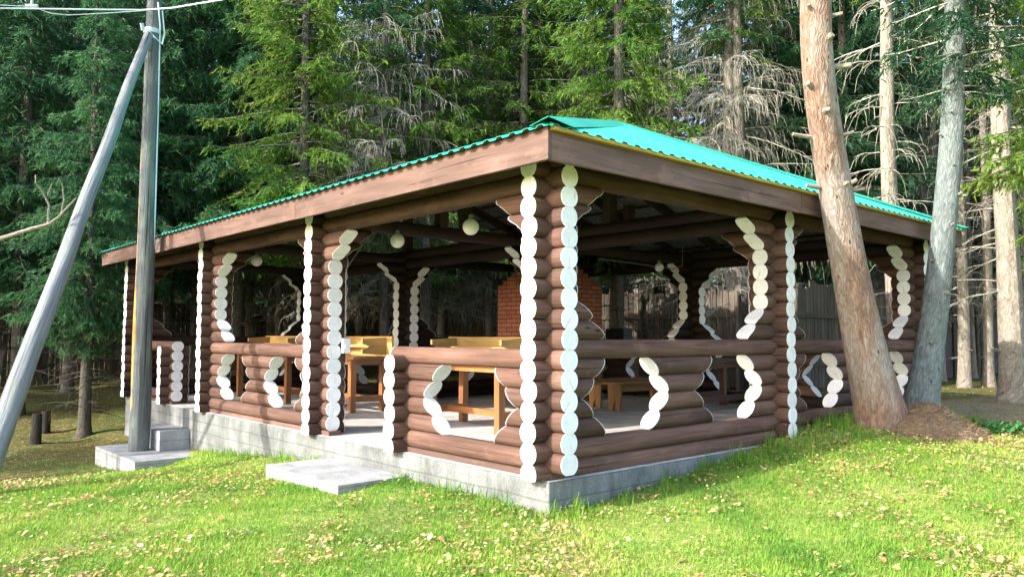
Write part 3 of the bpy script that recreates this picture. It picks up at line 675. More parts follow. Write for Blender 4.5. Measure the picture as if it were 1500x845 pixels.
# cable running down the pole to the roof
dr=rt*.122; 
c=MB(); c.tube([(dr[0]-.05,dr[1]-.03,6.95),(dr[0],dr[1],6.6),(dr[0]+.01,dr[1],5.2),(dr[0]+.012,dr[1]-.01,4.0),(dr[0]+.01,dr[1],3.1),(dr[0]+.04,dr[1]+.02,3.02),(.27,.04,3.36),(.5,.0,3.40)],.011,6)
c.tube([(-.12,-.1,6.5),(0,-.17,6.35),(.12,-.12,6.3),(.17,-.05,6.5),(.12,-.07,6.85)],.012,6)
c.build('down_cable',M['cable'],pole,60)
def wire(name,pts,label,r=.011):
    c=MB(); c.tube(pts,r,6); o=c.build(name,M['cable'],None,60); tag(o,label,'wire','overhead wires at the pole'); return o
def at(px,py,D):
    p=CAM+D*(fw+r2*(px-750)/F-u2*(py-422.5)/F); return tuple(p)
wire('overhead_wire',[at(-200,9,10.6),at(0,12.5,11.2),at(110,14,11.5),at(212,15,11.75)],'pale overhead wire running left from the pole top')
wire('overhead_wire',[at(212,15,11.75),at(252,12,11.5),at(325,0,10.9),at(420,-22,10)],'pale overhead wire running up to the right from the pole')
wire('overhead_wire',[at(-200,5,10.6),at(0,8,11.2),at(45,10,11.35),at(75,20,11.4),at(100,22.5,11.5),at(150,20,11.6),at(212,16,11.75)],'thin sagging loop of wire below the left overhead wire',.006)
c=MB(); c.tube([at(38,10,11.33),at(56,10,11.37)],.035,10); c.tube([at(47,10,11.34),at(47,-6,11.34)],.02,8); tag(c.build('wire_connector',M['steel'],None,50),'dark connector clamped on the overhead wire near the left edge','connector')

# ------------------------------------------------------------ fences
def fence(p,q,h,label,seed):
    p=np.array(p,float);q=np.array(q,float); L=np.linalg.norm(q-p); d=(q-p)/L; ang=math.atan2(d[1],d[0]); lr=random.Random(seed)
    t=tag(empty('plank_fence',(p[0],p[1],0),ang),label,'fence'); n=int(L/.15); b=MB()
    for i in range(n):
        x=i*.15; w=p+d*x; g=float(G(*w)); hh=h+lr.uniform(-.08,.08)
        if lr.random()<.03: continue
        b.box((x+.006,-.012,g+.05),(x+.14,.012,g+hh),0,2)
    b.build('plank_panel',M['fence'],t)
    r_=MB()
    for i in range(int(L/2.5)):
        w0=float(G(*(p+d*i*2.5))); w1=float(G(*(p+d*(i+1)*2.5)))
        for z in (.55,h*.72): r_.beam((i*2.5,-.035,w0+z),((i+1)*2.5,-.035,w1+z),.04,.09)
    r_.build('rail',M['fence'],t)
    for i in range(int(L/2.5)+1):
        g=float(G(*(p+d*i*2.5))); s=MB(); s.tube([(i*2.5,-.11,g-.1),(i*2.5,-.11,g+h-.1)],.05,8); s.build('post',M['fence'],t,50)
fence((-16,21.8),(9.7,21.8),2.15,'grey plank fence running behind the pavilion into the dark woods on the left',1)
fence((9.7,21.8),(9.7,3.2),2.15,'grey plank fence seen through the pavilion beside the brick stove',2)
fence((9.75,3.2),(26,3.2),2.15,'grey plank fence far behind the tree trunks on the right',3)

# ------------------------------------------------------------ tree meshes
def rot(a): return np.stack([np.cos(a),np.sin(a)],-1)
def tubes3(P0,P1,r0,r1):                # many thin three-sided sticks at once
    n=len(P0); d=P1-P0; L=np.linalg.norm(d,axis=1,keepdims=True)+1e-9; d=d/L
    a=np.where(np.abs(d[:,2:3])<.9,np.array([[0,0,1.]]),np.array([[1.,0,0]])); e1=np.cross(d,a); e1/=np.linalg.norm(e1,axis=1,keepdims=True); e2=np.cross(d,e1)
    V=np.zeros((n,6,3))
    for k in range(3):
        o=math.cos(k*2.0944)*e1+math.sin(k*2.0944)*e2; V[:,k]=P0+o*r0[:,None]; V[:,3+k]=P1+o*r1[:,None]
    b=(np.arange(n)*6)[:,None]; Q=np.concatenate([b+np.array([[k,(k+1)%3,3+(k+1)%3,3+k]]) for k in range(3)],0)
    return V.reshape(-1,3),Q
def crown_mesh(name,seed,z0,z1,Lmax,Ltop,dz,nper,mats,needle=.13,wid=.034,dens=1.0,hang=.55,dead=None,full_top=True,az=None):
    g=np.random.default_rng(seed); SP0=[];SP1=[];SR0=[];SR1=[]; NV=[];NR=[]
    z=z0
    while z<z1:
        fr=(z-z0)/(z1-z0); Lb=Lmax*(1-fr)+Ltop*fr
        low=min(1,.55+fr*4)
        for j in range(nper):
            a=(2*math.pi*(j/nper)+g.uniform(-.5,.5)+z*2.4) if az is None else g.uniform(*az)
            L=Lb*low*g.uniform(.6,1.12); zz=z+g.uniform(-dz/2,dz/2)
            up=g.uniform(-.05,.16)*L; dr=g.uniform(.35,.62)*L*(1-.6*fr); s=np.linspace(0,1,7)
            dirh=np.array([math.cos(a),math.sin(a)]); bend=g.uniform(-.15,.15)
            perp=np.array([-dirh[1],dirh[0]])
            pts=np.zeros((7,3)); pts[:,:2]=dirh*(s*L)[:,None]+perp*(bend*L*s**2)[:,None]; pts[:,2]=zz+up*s-dr*s**1.7+.16*L*s**4
            SP0.append(pts[:-1]);SP1.append(pts[1:]); rr=np.linspace(.022*L/2+.006,.004,7); SR0.append(rr[:-1]);SR1.append(rr[1:])
            tone=g.uniform(0,.55)
            nt_=int(L*18*dens)+3; st_=g.uniform(.16,1,nt_)
            bp=np.stack([np.interp(st_,s,pts[:,k]) for k in range(3)],-1)
            side=np.where(g.random(nt_)<.5,-1,1); ta=a+side*g.uniform(.5,1.25,nt_)
            tl=(.30*L*(1-st_)**.8+.13)*g.uniform(.6,1.1,nt_)
            td=np.concatenate([rot(ta),-g.uniform(.15,hang*1.6,nt_)[:,None]],1); td/=np.linalg.norm(td,axis=1,keepdims=True)
            # the leading shoot carries needles too
            m_=np.maximum((tl/.030).astype(int),3)
            ii=np.repeat(np.arange(nt_),m_); u=g.random(len(ii))
            base=bp[ii]+td[ii]*(u*tl[ii])[:,None]; base[:,2]-=hang*.5*(u**2)*tl[ii]
            nd=td[ii]*.9+g.normal(0,.42,(len(ii),3)); nd[:,2]-=.12; nd/=np.linalg.norm(nd,axis=1,keepdims=True)
            ln=needle*g.uniform(.6,1.25,len(ii)); sd_=np.cross(nd,g.normal(0,1,(len(ii),3))); sd_/=np.linalg.norm(sd_,axis=1,keepdims=True); wv=wid*g.uniform(.6,1.2,len(ii))
            NV.append(np.stack([base-sd_*wv[:,None]/2,base+sd_*wv[:,None]/2,base+nd*ln[:,None]],1))
            NR.append(np.repeat(np.clip(tone+g.normal(.18,.16,len(ii))+.2*u,0,1),3))
        z+=dz*g.uniform(.7,1.3)
    NV=np.concatenate(NV).reshape(-1,3); NR=np.concatenate(NR)
    fol=fastmesh(name,NV,np.arange(len(NV)).reshape(-1,3),NR,mats)
    V,Q=tubes3(np.concatenate(SP0),np.concatenate(SP1),np.concatenate(SR0),np.concatenate(SR1))
    return fol,(V,Q)
def dead_mesh(seed,z0,z1,Lmax,dz,nper,dense=1.0,curl=1.0):
    g=np.random.default_rng(seed); A=[];B=[];RA=[];RB=[]
    z=z0
    while z<z1:
        for j in range(nper):
            a=g.uniform(0,6.283); L=Lmax*g.uniform(.3,1.1); n=7; s=np.linspace(0,1,n); zz=z+g.uniform(-.2,.2)
            d=np.array([math.cos(a),math.sin(a)]); perp=np.array([-d[1],d[0]]); sl=g.uniform(-.28,.28); bend=g.uniform(-.2,.2)
            pts=np.zeros((n,3)); pts[:,:2]=d*(s*L)[:,None]+perp*(bend*L*s**2)[:,None]; pts[:,2]=zz+sl*L*s-.22*L*s**2+g.normal(0,.015,n)*L*s
            rr=np.linspace(.012+.004*L,.003,n); A.append(pts[:-1]);B.append(pts[1:]);RA.append(rr[:-1]);RB.append(rr[1:])
            nt_=int(L*9*dense)
            for k in range(nt_):
                t=g.uniform(.15,1); b0=np.array([np.interp(t,s,pts[:,q]) for q in range(3)]); ta=a+g.choice([-1,1])*g.uniform(.3,1.4); tl=g.uniform(.18,.62)*(1.15-.5*t)*curl
                m=5; q=np.linspace(0,1,m); cu=g.uniform(.5,1.5)
                tp=np.zeros((m,3)); tp[:,:2]=b0[:2]+np.array([math.cos(ta),math.sin(ta)])*(np.sin(q*1.45)*tl/1.2)[:,None]; tp[:,2]=b0[2]+.12*tl*q-cu*tl*q**2
                A.append(tp[:-1]);B.append(tp[1:]); r_=np.linspace(.0055,.0025,m); RA.append(r_[:-1]);RB.append(r_[1:])
        z+=dz*g.uniform(.7,1.3)
    return tubes3(np.concatenate(A),np.concatenate(B),np.concatenate(RA),np.concatenate(RB))
def stick_mesh(name,parts,mats):
    V=[];Q=[];o=0
    for v_,q_ in parts: V.append(v_);Q.append(q_+o);o+=len(v_)
    V=np.concatenate(V);Q=np.concatenate(Q); return fastmesh(name,V,Q,np.repeat(rng.random(len(V)//6),6),mats)
def trunk_mesh(name,seed,H,r0,m_,flare=1.35):
    g=random.Random(seed); mb=MB(); pts=[];rad=[]
    lean=(g.uniform(-.012,.012),g.uniform(-.012,.012)); ph=g.random()*6
    for z in [-.4,0,.12,.35,.8,1.6,2.6,3.8,5,6.5,8,10,12,14,H]:
        f=1-.93*max(z,0)/H; fl=1+(flare-1)*math.exp(-max(z,0)/.25)
        pts.append((lean[0]*z+.03*math.sin(z*.7+ph),lean[1]*z+.03*math.cos(z*.55+ph),z)); rad.append(r0*f*fl)
    mb.tube(pts,rad,12,0,True,.05,seed=seed)
    for k in range(26):                 # snags left by fallen branches
        z=g.uniform(.5,8); a=g.random()*6.28; r=r0*(1-.93*z/H); l=g.uniform(.03,.16)
        mb.tube([(math.cos(a)*r*.7,math.sin(a)*r*.7,z),(math.cos(a)*(r+l),math.sin(a)*(r+l),z+g.uniform(-.03,.06))],[.014,.007],5,0,True)
    o=mb.build(name,m_,None,60); me=o.data; bpy.data.objects.remove(o); return me
TK={n:trunk_mesh('trunk',i+3,17,.15,M[n]) for i,n in enumerate(('bark','barkdark','barkpale'))}
def kind(name,fol,limbs,twig='twig'):
    return (fol,stick_mesh('branches',limbs,[M[twig]]))
KINDS={}
for i in range(2):
    f_,l_=crown_mesh('crown',20+i,3.0,16.5,2.7,.3,.40,6,[M['needle_dark']],.16,.042,1.1,.8); KINDS['dark',i]=kind('d',f_,[l_,dead_mesh(50+i,.9,3.6,1.4,.3,4,.8)],'limb')
    f_,l_=crown_mesh('crown',30+i,2.9,16.5,2.5,.3,.40,6,[M['needle_green']],.15,.038,1.1,.7); KINDS['green',i]=kind('g',f_,[l_,dead_mesh(60+i,1.2,5,1.5,.3,4,.9)],'limbgrey')
    f_,l_=crown_mesh('crown',40+i,7.2,16.5,1.9,.3,.5,5,[M['needle_dark']],.14,.038,.8,.6); KINDS['grey',i]=kind('y',f_,[l_,dead_mesh(70+i,2.0,8.6,2.1,.20,5,1.5)])
    f_,l_=crown_mesh('crown',45+i,7.5,16.5,1.8,.3,.55,5,[M['needle_green']],.13,.038,.75,.6); KINDS['bare',i]=kind('b',f_,[l_,dead_mesh(80+i,1.8,8.0,1.25,.38,3,.8)])
f_,l_=crown_mesh('crown',33,3.0,16.5,2.7,.3,.38,6,[M['needle_lime']],.13,.036,1.0,.55); KINDS['lime',0]=kind('g',f_,[l_,dead_mesh(66,1.2,4,1.3,.35,3,.8)],'limbgrey')
KINDS['lime',1]=KINDS['lime',0]
ntree=[0]
def tree(px,D,kd,r,label,group=None,bk='bark',xy=None,sc=1.0,rz=None):
    i=ntree[0]; ntree[0]+=1; lr=random.Random(i*13+5)
    x,y=xy if xy else spot(px,D)
    t=tag(empty('spruce_tree',(x,y,float(G(x,y))),lr.random()*6.28 if rz is None else rz),label,'tree',group); t.scale=(sc,sc,sc*lr.uniform(.95,1.05))
    fol,lim=KINDS[kd,i%2]
    tk=ob('trunk',TK[bk],t); tk.scale=(r/.15,r/.15,1)
    ob('crown',fol,t); ob('branches',lim,t); return t
TG='spruces crowded behind the pavilion'
T_=[ (130,15.2,'dark',.115,'dark spruce with a bare lower trunk left of the pavilion corner','barkdark'),
 (100,21,'dark',.14,'thin spruce trunk standing before the dark fence on the left','bark'),
 (625,19,'green',.15,'spruce with a straight grey trunk rising above the middle of the left eave','bark'),
 (765,19.5,'green',.17,'spruce with a thick grey trunk rising just left of the roof peak','bark'),
 (562,18.6,'grey',.14,'half bare spruce trunk among dead twigs above the left eave','bark'),
 (527,20.5,'grey',.12,'thin half bare spruce trunk beside the bright yellow green crown','barkdark'),
 (440,17.6,'lime',.16,'bright yellow green spruce spreading over the left eave in sunlight','barkdark'),
 (1075,17,'grey',.19,'grey spruce full of drooping dead branches behind the right roof slope','barkpale'),
 (1313,13.5,'bare',.165,'pale sunlit trunk with bare white snags behind the right end of the roof','barkpale'),
 (1410,17.5,'bare',.13,'slim pale trunk just right of the leaning grey tree','barkpale'),
 (1447,17.8,'bare',.12,'slim pale trunk second from the right edge of the picture','barkpale'),
 (1478,13.5,'bare',.21,'stout pale trunk with a flared dark base near the right edge','barkpale'),
 (905,16.4,'green',.17,'trunk seen through the pavilion right of the brick stove','bark'),
 (645,20,'grey',.09,'slim pale trunk seen through the pavilion left of the brick stove','barkpale'),
 (1085,16.6,'bare',.15,'pale trunk seen through the pavilion beside the mid right column','bark'),
 (1650,10.6,'lime',.16,'yellow green spruce reaching in from the right edge','bark'),
]
for px,D,kd,r,lb,bk in T_: tree(px,D,kd,r/(.62 if px==130 else 1),lb,None,bk,None,.62 if px==130 else 1)
DG='dark spruces massed on the left'
for px,D,r in ((25,17.5,.16),(205,18.5,.15),(285,20.5,.15),(-120,18.5,.17),(250,24,.14),(60,25.5,.15),(165,24.5,.14),(-30,23,.15),(325,24.5,.14),(-190,18,.16),(345,19.2,.15)):
    tree(px,D,'dark',r,'dark full spruce massed in the shade left of and behind the pole',DG,'barkdark')
for px,D,kd,r in ((395,23,'green',.14),(480,24,'green',.14),(590,24.5,'green',.13),(690,24,'green',.14),(840,22.5,'green',.15),(715,21,'grey',.11),(900,23.5,'dark',.14),(985,20.5,'grey',.14),(950,27,'dark',.14),(1135,21,'dark',.15),(1190,18.5,'dark',.14),(1245,17.5,'dark',.15),(1280,21,'grey',.13),(1355,20.5,'grey',.14),(1395,24,'dark',.15),(1500,21,'grey',.14),(1540,19,'bare',.14),(1376,19.5,'bare',.10),(1424,21.5,'bare',.10),(1430,28,'dark',.14),(1600,16,'green',.17),(1330,26,'dark',.14),(1040,25,'dark',.15),(660,29,'dark',.14),(540,28,'dark',.14),(430,28,'dark',.14),(790,27.5,'dark',.14)):
    tree(px,D,kd,r,'tall spruce in the crowded woods behind the pavilion roof',TG,'barkpale' if kd!='dark' else 'bark')
lr=random.Random(99); pts=[]
while len(pts)<44:
    D=lr.uniform(21,38); px=lr.uniform(-260,1760); x,y=spot(px,D)
    if any((x-a)**2+(y-b)**2<2.6 for a,b in pts) or (abs(y-21.8)<.5 and x<10) or (abs(x-9.7)<.5 and y>3): continue
    pts.append((x,y)); tree(px,D,lr.choice(['dark','dark','green','grey','bare']),lr.uniform(.09,.17),'tall spruce in the crowded woods behind the pavilion roof',TG,lr.choice(['bark','barkdark','barkpale']))
# trees standing left of the frame, whose shade falls on the left woods
for x,y in ((-18,21),(-13,24),(-22,26),(-17,28),(-11,20.5),(-14,18.9),(-9,18.4),(-12.5,12.3)):
    tree(0,0,'dark',.17,'dark full spruce massed in the shade left of and behind the pole',DG,'barkdark',(x,y))
# far woods, one mass
def far_woods():
    g=np.random.default_rng(5); f_,l_=crown_mesh('tmp',91,1.5,17,2.9,.3,.8,6,[],.34,.12,.42,.8)
    V0=np.zeros(len(f_.vertices)*3,np.float32); f_.vertices.foreach_get('co',V0); V0=V0.reshape(-1,3); r0=np.zeros(len(V0),np.float32); f_.attributes['rnd'].data.foreach_get('value',r0); bpy.data.meshes.remove(f_)
    VV=[];RR=[]
    for i in range(110):
        D=g.uniform(44,75); px=g.uniform(-400,1900); x,y=spot(px,D); a=g.uniform(0,6.28); c,s=math.cos(a),math.sin(a); k=g.uniform(.9,1.4)
        V=V0.copy(); V[:,:2]=V0[:,:2]@np.array([[c,s],[-s,c]]); V*=k; V+=np.array([x,y,float(G(x,y))]); VV.append(V); RR.append(r0)
    V=np.concatenate(VV); o=ob('far_woods',fastmesh('far_woods',V,np.arange(len(V)).reshape(-1,3),np.concatenate(RR),[M['needle_dark']])); o['kind']='stuff'; o['label']='far dark spruce woods closing the view behind the fence'; o['category']='woods'
far_woods()

# ------------------------------------------------------------ the two leaning trees at the front eave
def lean_tree(name,pts,rad,m_,label,seed,stubs):
    o=np.array(pts[0]); t=tag(empty(name,tuple(o)),label,'tree')
    P_=np.array(pts)-o; s=np.linspace(0,1,len(P_)); ss=np.linspace(0,1,30)
    Q=np.stack([np.interp(ss,s,P_[:,k]) for k in range(3)],-1)
    for _ in range(3): Q[1:-1]=(Q[:-2]+2*Q[1:-1]+Q[2:])/4
    rr=np.interp(ss,s,rad); mb=MB(); mb.tube(Q,list(rr),28,0,True,.04,seed=seed); mb.build('trunk',m_,t,60)
    g=random.Random(seed)
    for z,az,l,r_ in stubs:
        i=int(np.argmin(abs(Q[:,2]-z))); c=Q[i]; d=np.array([math.cos(az),math.sin(az),g.uniform(-.1,.3)]); b=MB()
        b.tube([c+d*rr[i]*.6,c+d*(rr[i]+l*.5),c+d*(rr[i]+l)+np.array([0,0,.01])],[r_*1.3,r_,r_*.85],8); b.build('branch_stub',M['barkpale'],t,50)
    return t,Q,rr
toCam=YAW+math.pi
tA,QA,rA=lean_tree('leaning_tree',[(4.58,-.74,-.15),(4.55,-.74,.22),(4.30,-.73,.75),(3.83,-.735,1.85),(3.56,-.74,2.64),(3.18,-.80,3.35),(2.90,-.88,3.95),(2.76,-.95,4.6),(2.62,-1.1,6.5),(2.6,-1.2,9),(2.6,-1.2,14)],[.35,.285,.235,.190,.172,.158,.150,.145,.13,.11,.03],M['barkred'],'reddish tree leaning left across the front eave of the pavilion',3,
  [(4.05,toCam+1.35,.16,.03),(3.9,toCam-.9,.08,.03),(3.35,toCam-1.4,.22,.022),(3.3,toCam+1.2,.10,.02),(4.3,toCam+.5,.04,.035),(4.62,toCam+1.1,.1,.02),(2.85,toCam+1.3,.12,.02),(2.9,toCam+.8,.06,.025),(2.8,toCam-1.3,.18,.022),(3.7,toCam-.2,.03,.04),(4.8,toCam+.9,.12,.03),(3.0,toCam+.2,.05,.02),(4.45,toCam-.7,.06,.02)])
tB,QB,rB=lean_tree('leaning_tree',[(5.70,-.72,-.15),(5.68,-.72,.2),(5.83,-.72,.6),(6.03,-.73,1.1),(6.32,-.82,2.43),(6.44,-.9,3.6),(6.46,-.95,4.5),(6.42,-1.02,5.6),(6.4,-1.1,7.5),(6.4,-1.1,10),(6.4,-1.1,14)],[.26,.21,.18,.168,.148,.138,.132,.125,.115,.09,.03],M['barkblue'],'grey green tree leaning right at the end of the front eave',4,
  [(1.7,toCam+.2,.02,.04),(2.4,toCam-1.0,.06,.018),(3.2,toCam+.6,.05,.015),(3.0,toCam+1.2,.08,.014),(4.2,toCam-.6,.05,.014),(4.6,toCam+1.0,.06,.014),(2.0,toCam+1.2,.07,.014),(1.2,toCam-.4,.04,.018),(3.8,toCam-1.2,.07,.013),(3.5,toCam-.2,.03,.014),(2.7,toCam+.1,.03,.014)])
f_,l_=crown_mesh('crown',120,4.55,13.5,1.25,.3,.35,6,[M['needle_dark']],.11,.028,1.3,.9); ob('crown',f_,tB).location=(.72,-.35,0); ob('branches',stick_mesh('branches',[(l_[0]*1.0,l_[1])],[M['twig']]),tB).location=(.72,-.35,0)
f_,l_=crown_mesh('crown',121,6.6,13.5,1.1,.3,.5,5,[M['needle_green']],.11,.03,1.0,.6); ob('crown',f_,tA).location=(-1.95,-.45,0); ob('branches',stick_mesh('branches',[l_],[M['twig']]),tA).location=(-1.95,-.45,0)
# dead branch of a spruce outside the left edge
x,y=spot(-330,9.6); dt=tree(0,0,'bare',.13,'spruce at the left edge reaching a crooked dead branch behind the brace',None,'bark',(x,y),1,0)
mb=MB(); o=np.array(dt.location)
L_=lambda *a: tuple((np.array(at(*a))-o)/np.array([1,1,dt.scale.z]))
mb.tube([L_(-330,380,9.6),L_(-200,372,9.6),L_(-95,362,9.6),L_(-40,358,9.6),L_(0,350,9.6),L_(40,337,9.6),L_(72,328,9.6),L_(86,318,9.6),L_(100,303,9.6),L_(112,290,9.6)],[.05,.045,.04,.034,.028,.024,.02,.017,.013,.008],8,0,True,.06)
mb.tube([L_(70,328,9.6),L_(72,300,9.6),L_(62,280,9.6),L_(52,268,9.5),L_(52,256,9.5)],[.016,.013,.011,.009,.006],6); mb.tube([L_(90,312,9.6),L_(94,292,9.6),L_(91,268,9.6)],[.014,.01,.006],6); mb.tube([L_(70,285,9.6),L_(76,270,9.6)],[.01,.006],6)
mb.build('dead_branch',M['barkpale'],dt,60)
# stumps on the left forest floor
for px,D,h,lb in ((71,15.5,.42,'short dark stump on the forest floor right of the slanting brace'),(58,14.5,.55,'taller dark stump partly hidden by the slanting brace')):
    x,y=spot(px,D); g=float(G(x,y)); b=MB(); b.tube([(0,0,-.15),(0,0,.05),(.01,0,h*.6),(.015,.01,h)],[.12,.095,.085,.08],14,0,True,.06); o=b.build('tree_stump',M['stump'],None,50); o.location=(x,y,g); tag(o,lb,'stump')

# ------------------------------------------------------------ needle mound, weeds
n=46; q=np.linspace(-1,1,n); a_,b_=np.meshgrid(q,q,indexing='ij'); rr=np.sqrt(a_**2+b_**2)
mx,my=4.92,-1.12; wx,wy=.62,.58
xx=mx+a_*wx*1.25+b_*.12; yy=my+b_*wy*1.1; hh=.27*np.clip(1-rr**1.7,0,1)*(1+.12*np.sin(a_*7)*np.cos(b_*6))
zz=G(xx,yy)+hh-.03-.05*(rr>1); idx=np.arange(n*n).reshape(n,n)
T=np.stack([idx[:-1,:-1],idx[1:,:-1],idx[1:,1:],idx[:-1,1:]],-1).reshape(-1,4)
mo_=ob('needle_mound',fastmesh('needle_mound',np.stack([xx,yy,zz],-1).reshape(-1,3),T,np.zeros(n*n),[M['mound']],smooth=True)); tag(mo_,'heap of brown needles at the foot of the leaning trees','mound')
def visible(x,y,marg=60):
    d0=(x-CAM[0])*fw[0]+(y-CAM[1])*fw[1]; l=(x-CAM[0])*rt[0]+(y-CAM[1])*rt[1]; return d0,l
g=np.random.default_rng(3)
# litter over the mound
k=2600; ra=np.sqrt(g.random(k))*.95; th=g.random(k)*6.283; aa=ra*np.cos(th);bb=ra*np.sin(th); px=mx+aa*wx*1.25+bb*.12; py=my+bb*wy*1.1
pz=G(px,py)+.27*np.clip(1-ra**1.7,0,1)*(1+.12*np.sin(aa*7)*np.cos(bb*6))-.022
an=g.random(k)*6.283; l=g.uniform(.03,.09,k); dx=np.cos(an)*l;dy=np.sin(an)*l; w_=.006
V=np.stack([np.stack([px,py,pz],-1),np.stack([px+dx,py+dy,pz+g.uniform(-.01,.03,k)],-1),np.stack([px-np.sin(an)*w_,py+np.cos(an)*w_,pz+.004],-1)],1).reshape(-1,3)
M['needlelit']=leafmat('brown_fallen_needles',[(0,(.10,.055,.025)),(.6,(.26,.16,.08)),(1,(.42,.30,.16))],.0,0)
ob('needle_litter',fastmesh('needle_litter',V,np.arange(len(V)).reshape(-1,3),np.repeat(g.random(k),3),[M['needlelit']]),mo_)
# leafy weeds right of the mound
k=900; px=5.78+g.normal(0,.24,k); py=-1.62+g.normal(0,.12,k)+(px-5.78)*-.25; pz=G(px,py)
an=g.random(k)*6.283; l=g.uniform(.05,.12,k); el=g.uniform(.0,.9,k); hx=np.cos(an)*np.cos(el)*l; hy=np.sin(an)*np.cos(el)*l; hz=np.sin(el)*l; b0=np.stack([px,py,pz+g.uniform(.0,.06,k)],-1); h=np.stack([hx,hy,hz],-1); sdv=np.stack([-np.sin(an),np.cos(an),0*an],-1)*(l*.28)[:,None]
V=np.stack([b0,b0+h*.5+sdv,b0+h,b0+h*.5-sdv],1).reshape(-1,3)
wd=ob('weed_patch',fastmesh('weed_patch',V,np.arange(len(V)).reshape(-1,4),np.repeat(g.random(k),4),[M['weed']])); wd['kind']='stuff'; tag(wd,'low patch of broad green weeds right of the needle heap','weeds')

# ------------------------------------------------------------ grass and leaves
def footprint(x,y,mg=.0):
    a=(x>-.13-mg)&(x<LX+.13+mg)&(y>-.13-mg)&(y<Y3+.13+mg); b=(x>-.13-mg)&(x<XM+.13+mg)&(y>-.13-mg)&(y<WY+.13+mg)
    s=(x>-.87-mg)&(x<0)&(y>1.88-mg)&(y<3.42+mg); s2=(x>-1.15-mg)&(x<0)&(y>7-mg)&(y<9.05+mg); mm=((x-mx)/.72)**2+((y-my)/.62)**2<.9
    return a|b|s|s2|mm
def scatter(n,d0,d1,pw=1.0):
    d=d0+(d1-d0)*g.random(n)**pw; l=(g.random(n)*2-1)*d*.72
    fx=fw[:2]/np.linalg.norm(fw[:2]); return CAM[0]+fx[0]*d+rt[0]*l, CAM[1]+fx[1]*d+rt[1]*l
def vnoise(x,y,f,s):
    return (np.sin(x*f*1.3+s)*np.cos(y*f*1.1-s*2)+np.sin(x*f*2.3-y*f*1.7+s*3)*.6+np.cos(y*f*2.9+x*f*.8+s)*.4)/2
def blades(n,d0,d1,h0,h1,wd,pw,wallband=False):
    x,y=scatter(n,d0,d1,pw); keep=~footprint(x,y,-.01 if wallband else .0); z_=zone(x,y); keep&=g.random(n)>np.clip(z_*2.0,0,.93)
    dens=.5+.5*vnoise(x,y,1.1,1.0)+.35*vnoise(x,y,3.7,4.0)
    if wallband:
        dd=np.minimum(np.where((x>-.2),np.abs(y+.2),9),np.where(y>-.3,np.abs(x+.2),9)); rightw=(y<0)&(x>2.2)
        keep&=(dd<np.where(rightw,.80,.30)*g.random(n)**.8)&(g.random(n)<np.clip(.25+.75*vnoise(x,y,4.5,2)+.4*vnoise(x,y,9,1),.05,1))
    else: keep&=g.random(n)<np.clip(.35+dens*.7,.12,1)
    x=x[keep];y=y[keep];n=len(x); dens=dens[keep]
    h=g.uniform(h0,h1,n)*(.75+.5*np.clip(dens,0,1)); an=g.random(n)*6.283; ln=g.uniform(.2,.9,n)*h
    if wallband:
        rw=(y<0)&(x>1.5); h=np.where(rw,h*1.15,h)*(.55+.9*g.random(n))
    z=G(x,y)-.01; b0=np.stack([x,y,z],-1); s=np.stack([-np.sin(an),np.cos(an),0*an],-1)*(wd*g.uniform(.7,1.3,n))[:,None]/2
    dv=np.stack([np.cos(an),np.sin(an),0*an],-1)
    m_=b0+dv*(ln*.35)[:,None]+np.stack([0*h,0*h,h*.6],-1); t=b0+dv*ln[:,None]+np.stack([0*h,0*h,h],-1)
    V=np.stack([b0-s,b0+s,m_+s*.7,m_-s*.7,t],1); i=(np.arange(n)*5)[:,None]
    T=np.concatenate([i+np.array([[0,1,2]]),i+np.array([[0,2,3]]),i+np.array([[3,2,4]])],0)
    col=np.clip(.34+.34*vnoise(x,y,.9,2.5)+.26*vnoise(x,y,4.1,.3)+.12*sm(x-y,2,6)+g.normal(0,.16,n)-(.15 if wallband else 0),0,1)  # blades paler toward the right: the sunnier lawn painted into their colour
    return V.reshape(-1,3),T,np.repeat(col,5)
parts=[blades(230000,4.4,8.2,.018,.05,.006,1.0),blades(170000,7.5,14,.02,.05,.010,1.2),blades(170000,5.5,11.5,.05,.15,.007,1.0,True)]
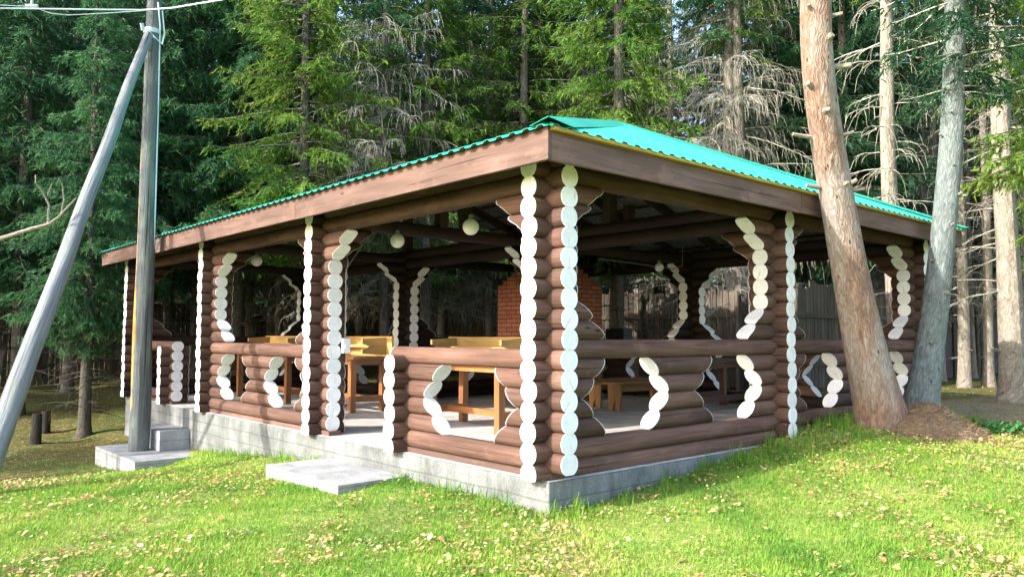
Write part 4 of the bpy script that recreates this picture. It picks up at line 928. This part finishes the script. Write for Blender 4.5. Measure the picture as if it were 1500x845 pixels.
V=[];T=[];C=[];o=0
for v_,t_,c_ in parts: V.append(v_);T.append(t_+o);C.append(c_);o+=len(v_)
gr=ob('lawn_grass',fastmesh('lawn_grass',np.concatenate(V),np.concatenate(T),np.concatenate(C),[M['grass']])); gr['kind']='stuff'; tag(gr,'short green lawn grass in front of the pavilion','grass')
def leaves(n,d0,d1,pw,zmin=0):
    x,y=scatter(n,d0,d1,pw); keep=~footprint(x,y,.02); dens=.25+.8*vnoise(x,y,.8,7)+.8*vnoise(x,y,2.7,5)+.7*vnoise(x,y,7,3)+.25*sm(x-y,1.5,5); keep&=g.random(n)<np.clip(.08+.95*dens,.03,1); keep&=~((zone(x,y)>.6)&(g.random(n)<.8))
    x=x[keep];y=y[keep];n=len(x); z=G(x,y)+g.uniform(.012,.05,n); an=g.random(n)*6.283; l=g.uniform(.008,.022,n)*(.8+.6*(g.random(n)<.1)); tx=g.normal(0,.35,n); ty=g.normal(0,.35,n)
    d=np.stack([np.cos(an),np.sin(an),tx],-1); s=np.stack([-np.sin(an),np.cos(an),ty],-1); b0=np.stack([x,y,z],-1)
    q=[(-1,0,0),(-.45,.62,.18),(.2,.6,.22),(1,0,.1),(.2,-.6,.22),(-.45,-.62,.18)]
    V=np.stack([b0+d*(l*u)[:,None]+s*(l*w)[:,None]+np.stack([0*l,0*l,l*e_],-1) for u,w,e_ in q],1)
    i=(np.arange(n)*6)[:,None]; T=np.concatenate([i+np.array([[0,1,2,3]]),i+np.array([[0,3,4,5]])],0)
    return V.reshape(-1,3),T,np.repeat(np.clip(g.beta(2.2,1.6,n),0,1),6)
parts=[leaves(36000,4.4,9,1.1),leaves(24000,8,22,1.3)]
V=[];T=[];C=[];o=0
for v_,t_,c_ in parts: V.append(v_);T.append(t_+o);C.append(c_);o+=len(v_)
lv=ob('fallen_leaves',fastmesh('fallen_leaves',np.concatenate(V),np.concatenate(T),np.concatenate(C),[M['leaf']])); lv['kind']='stuff'; tag(lv,'pale yellow fallen leaves scattered over the lawn','leaves')
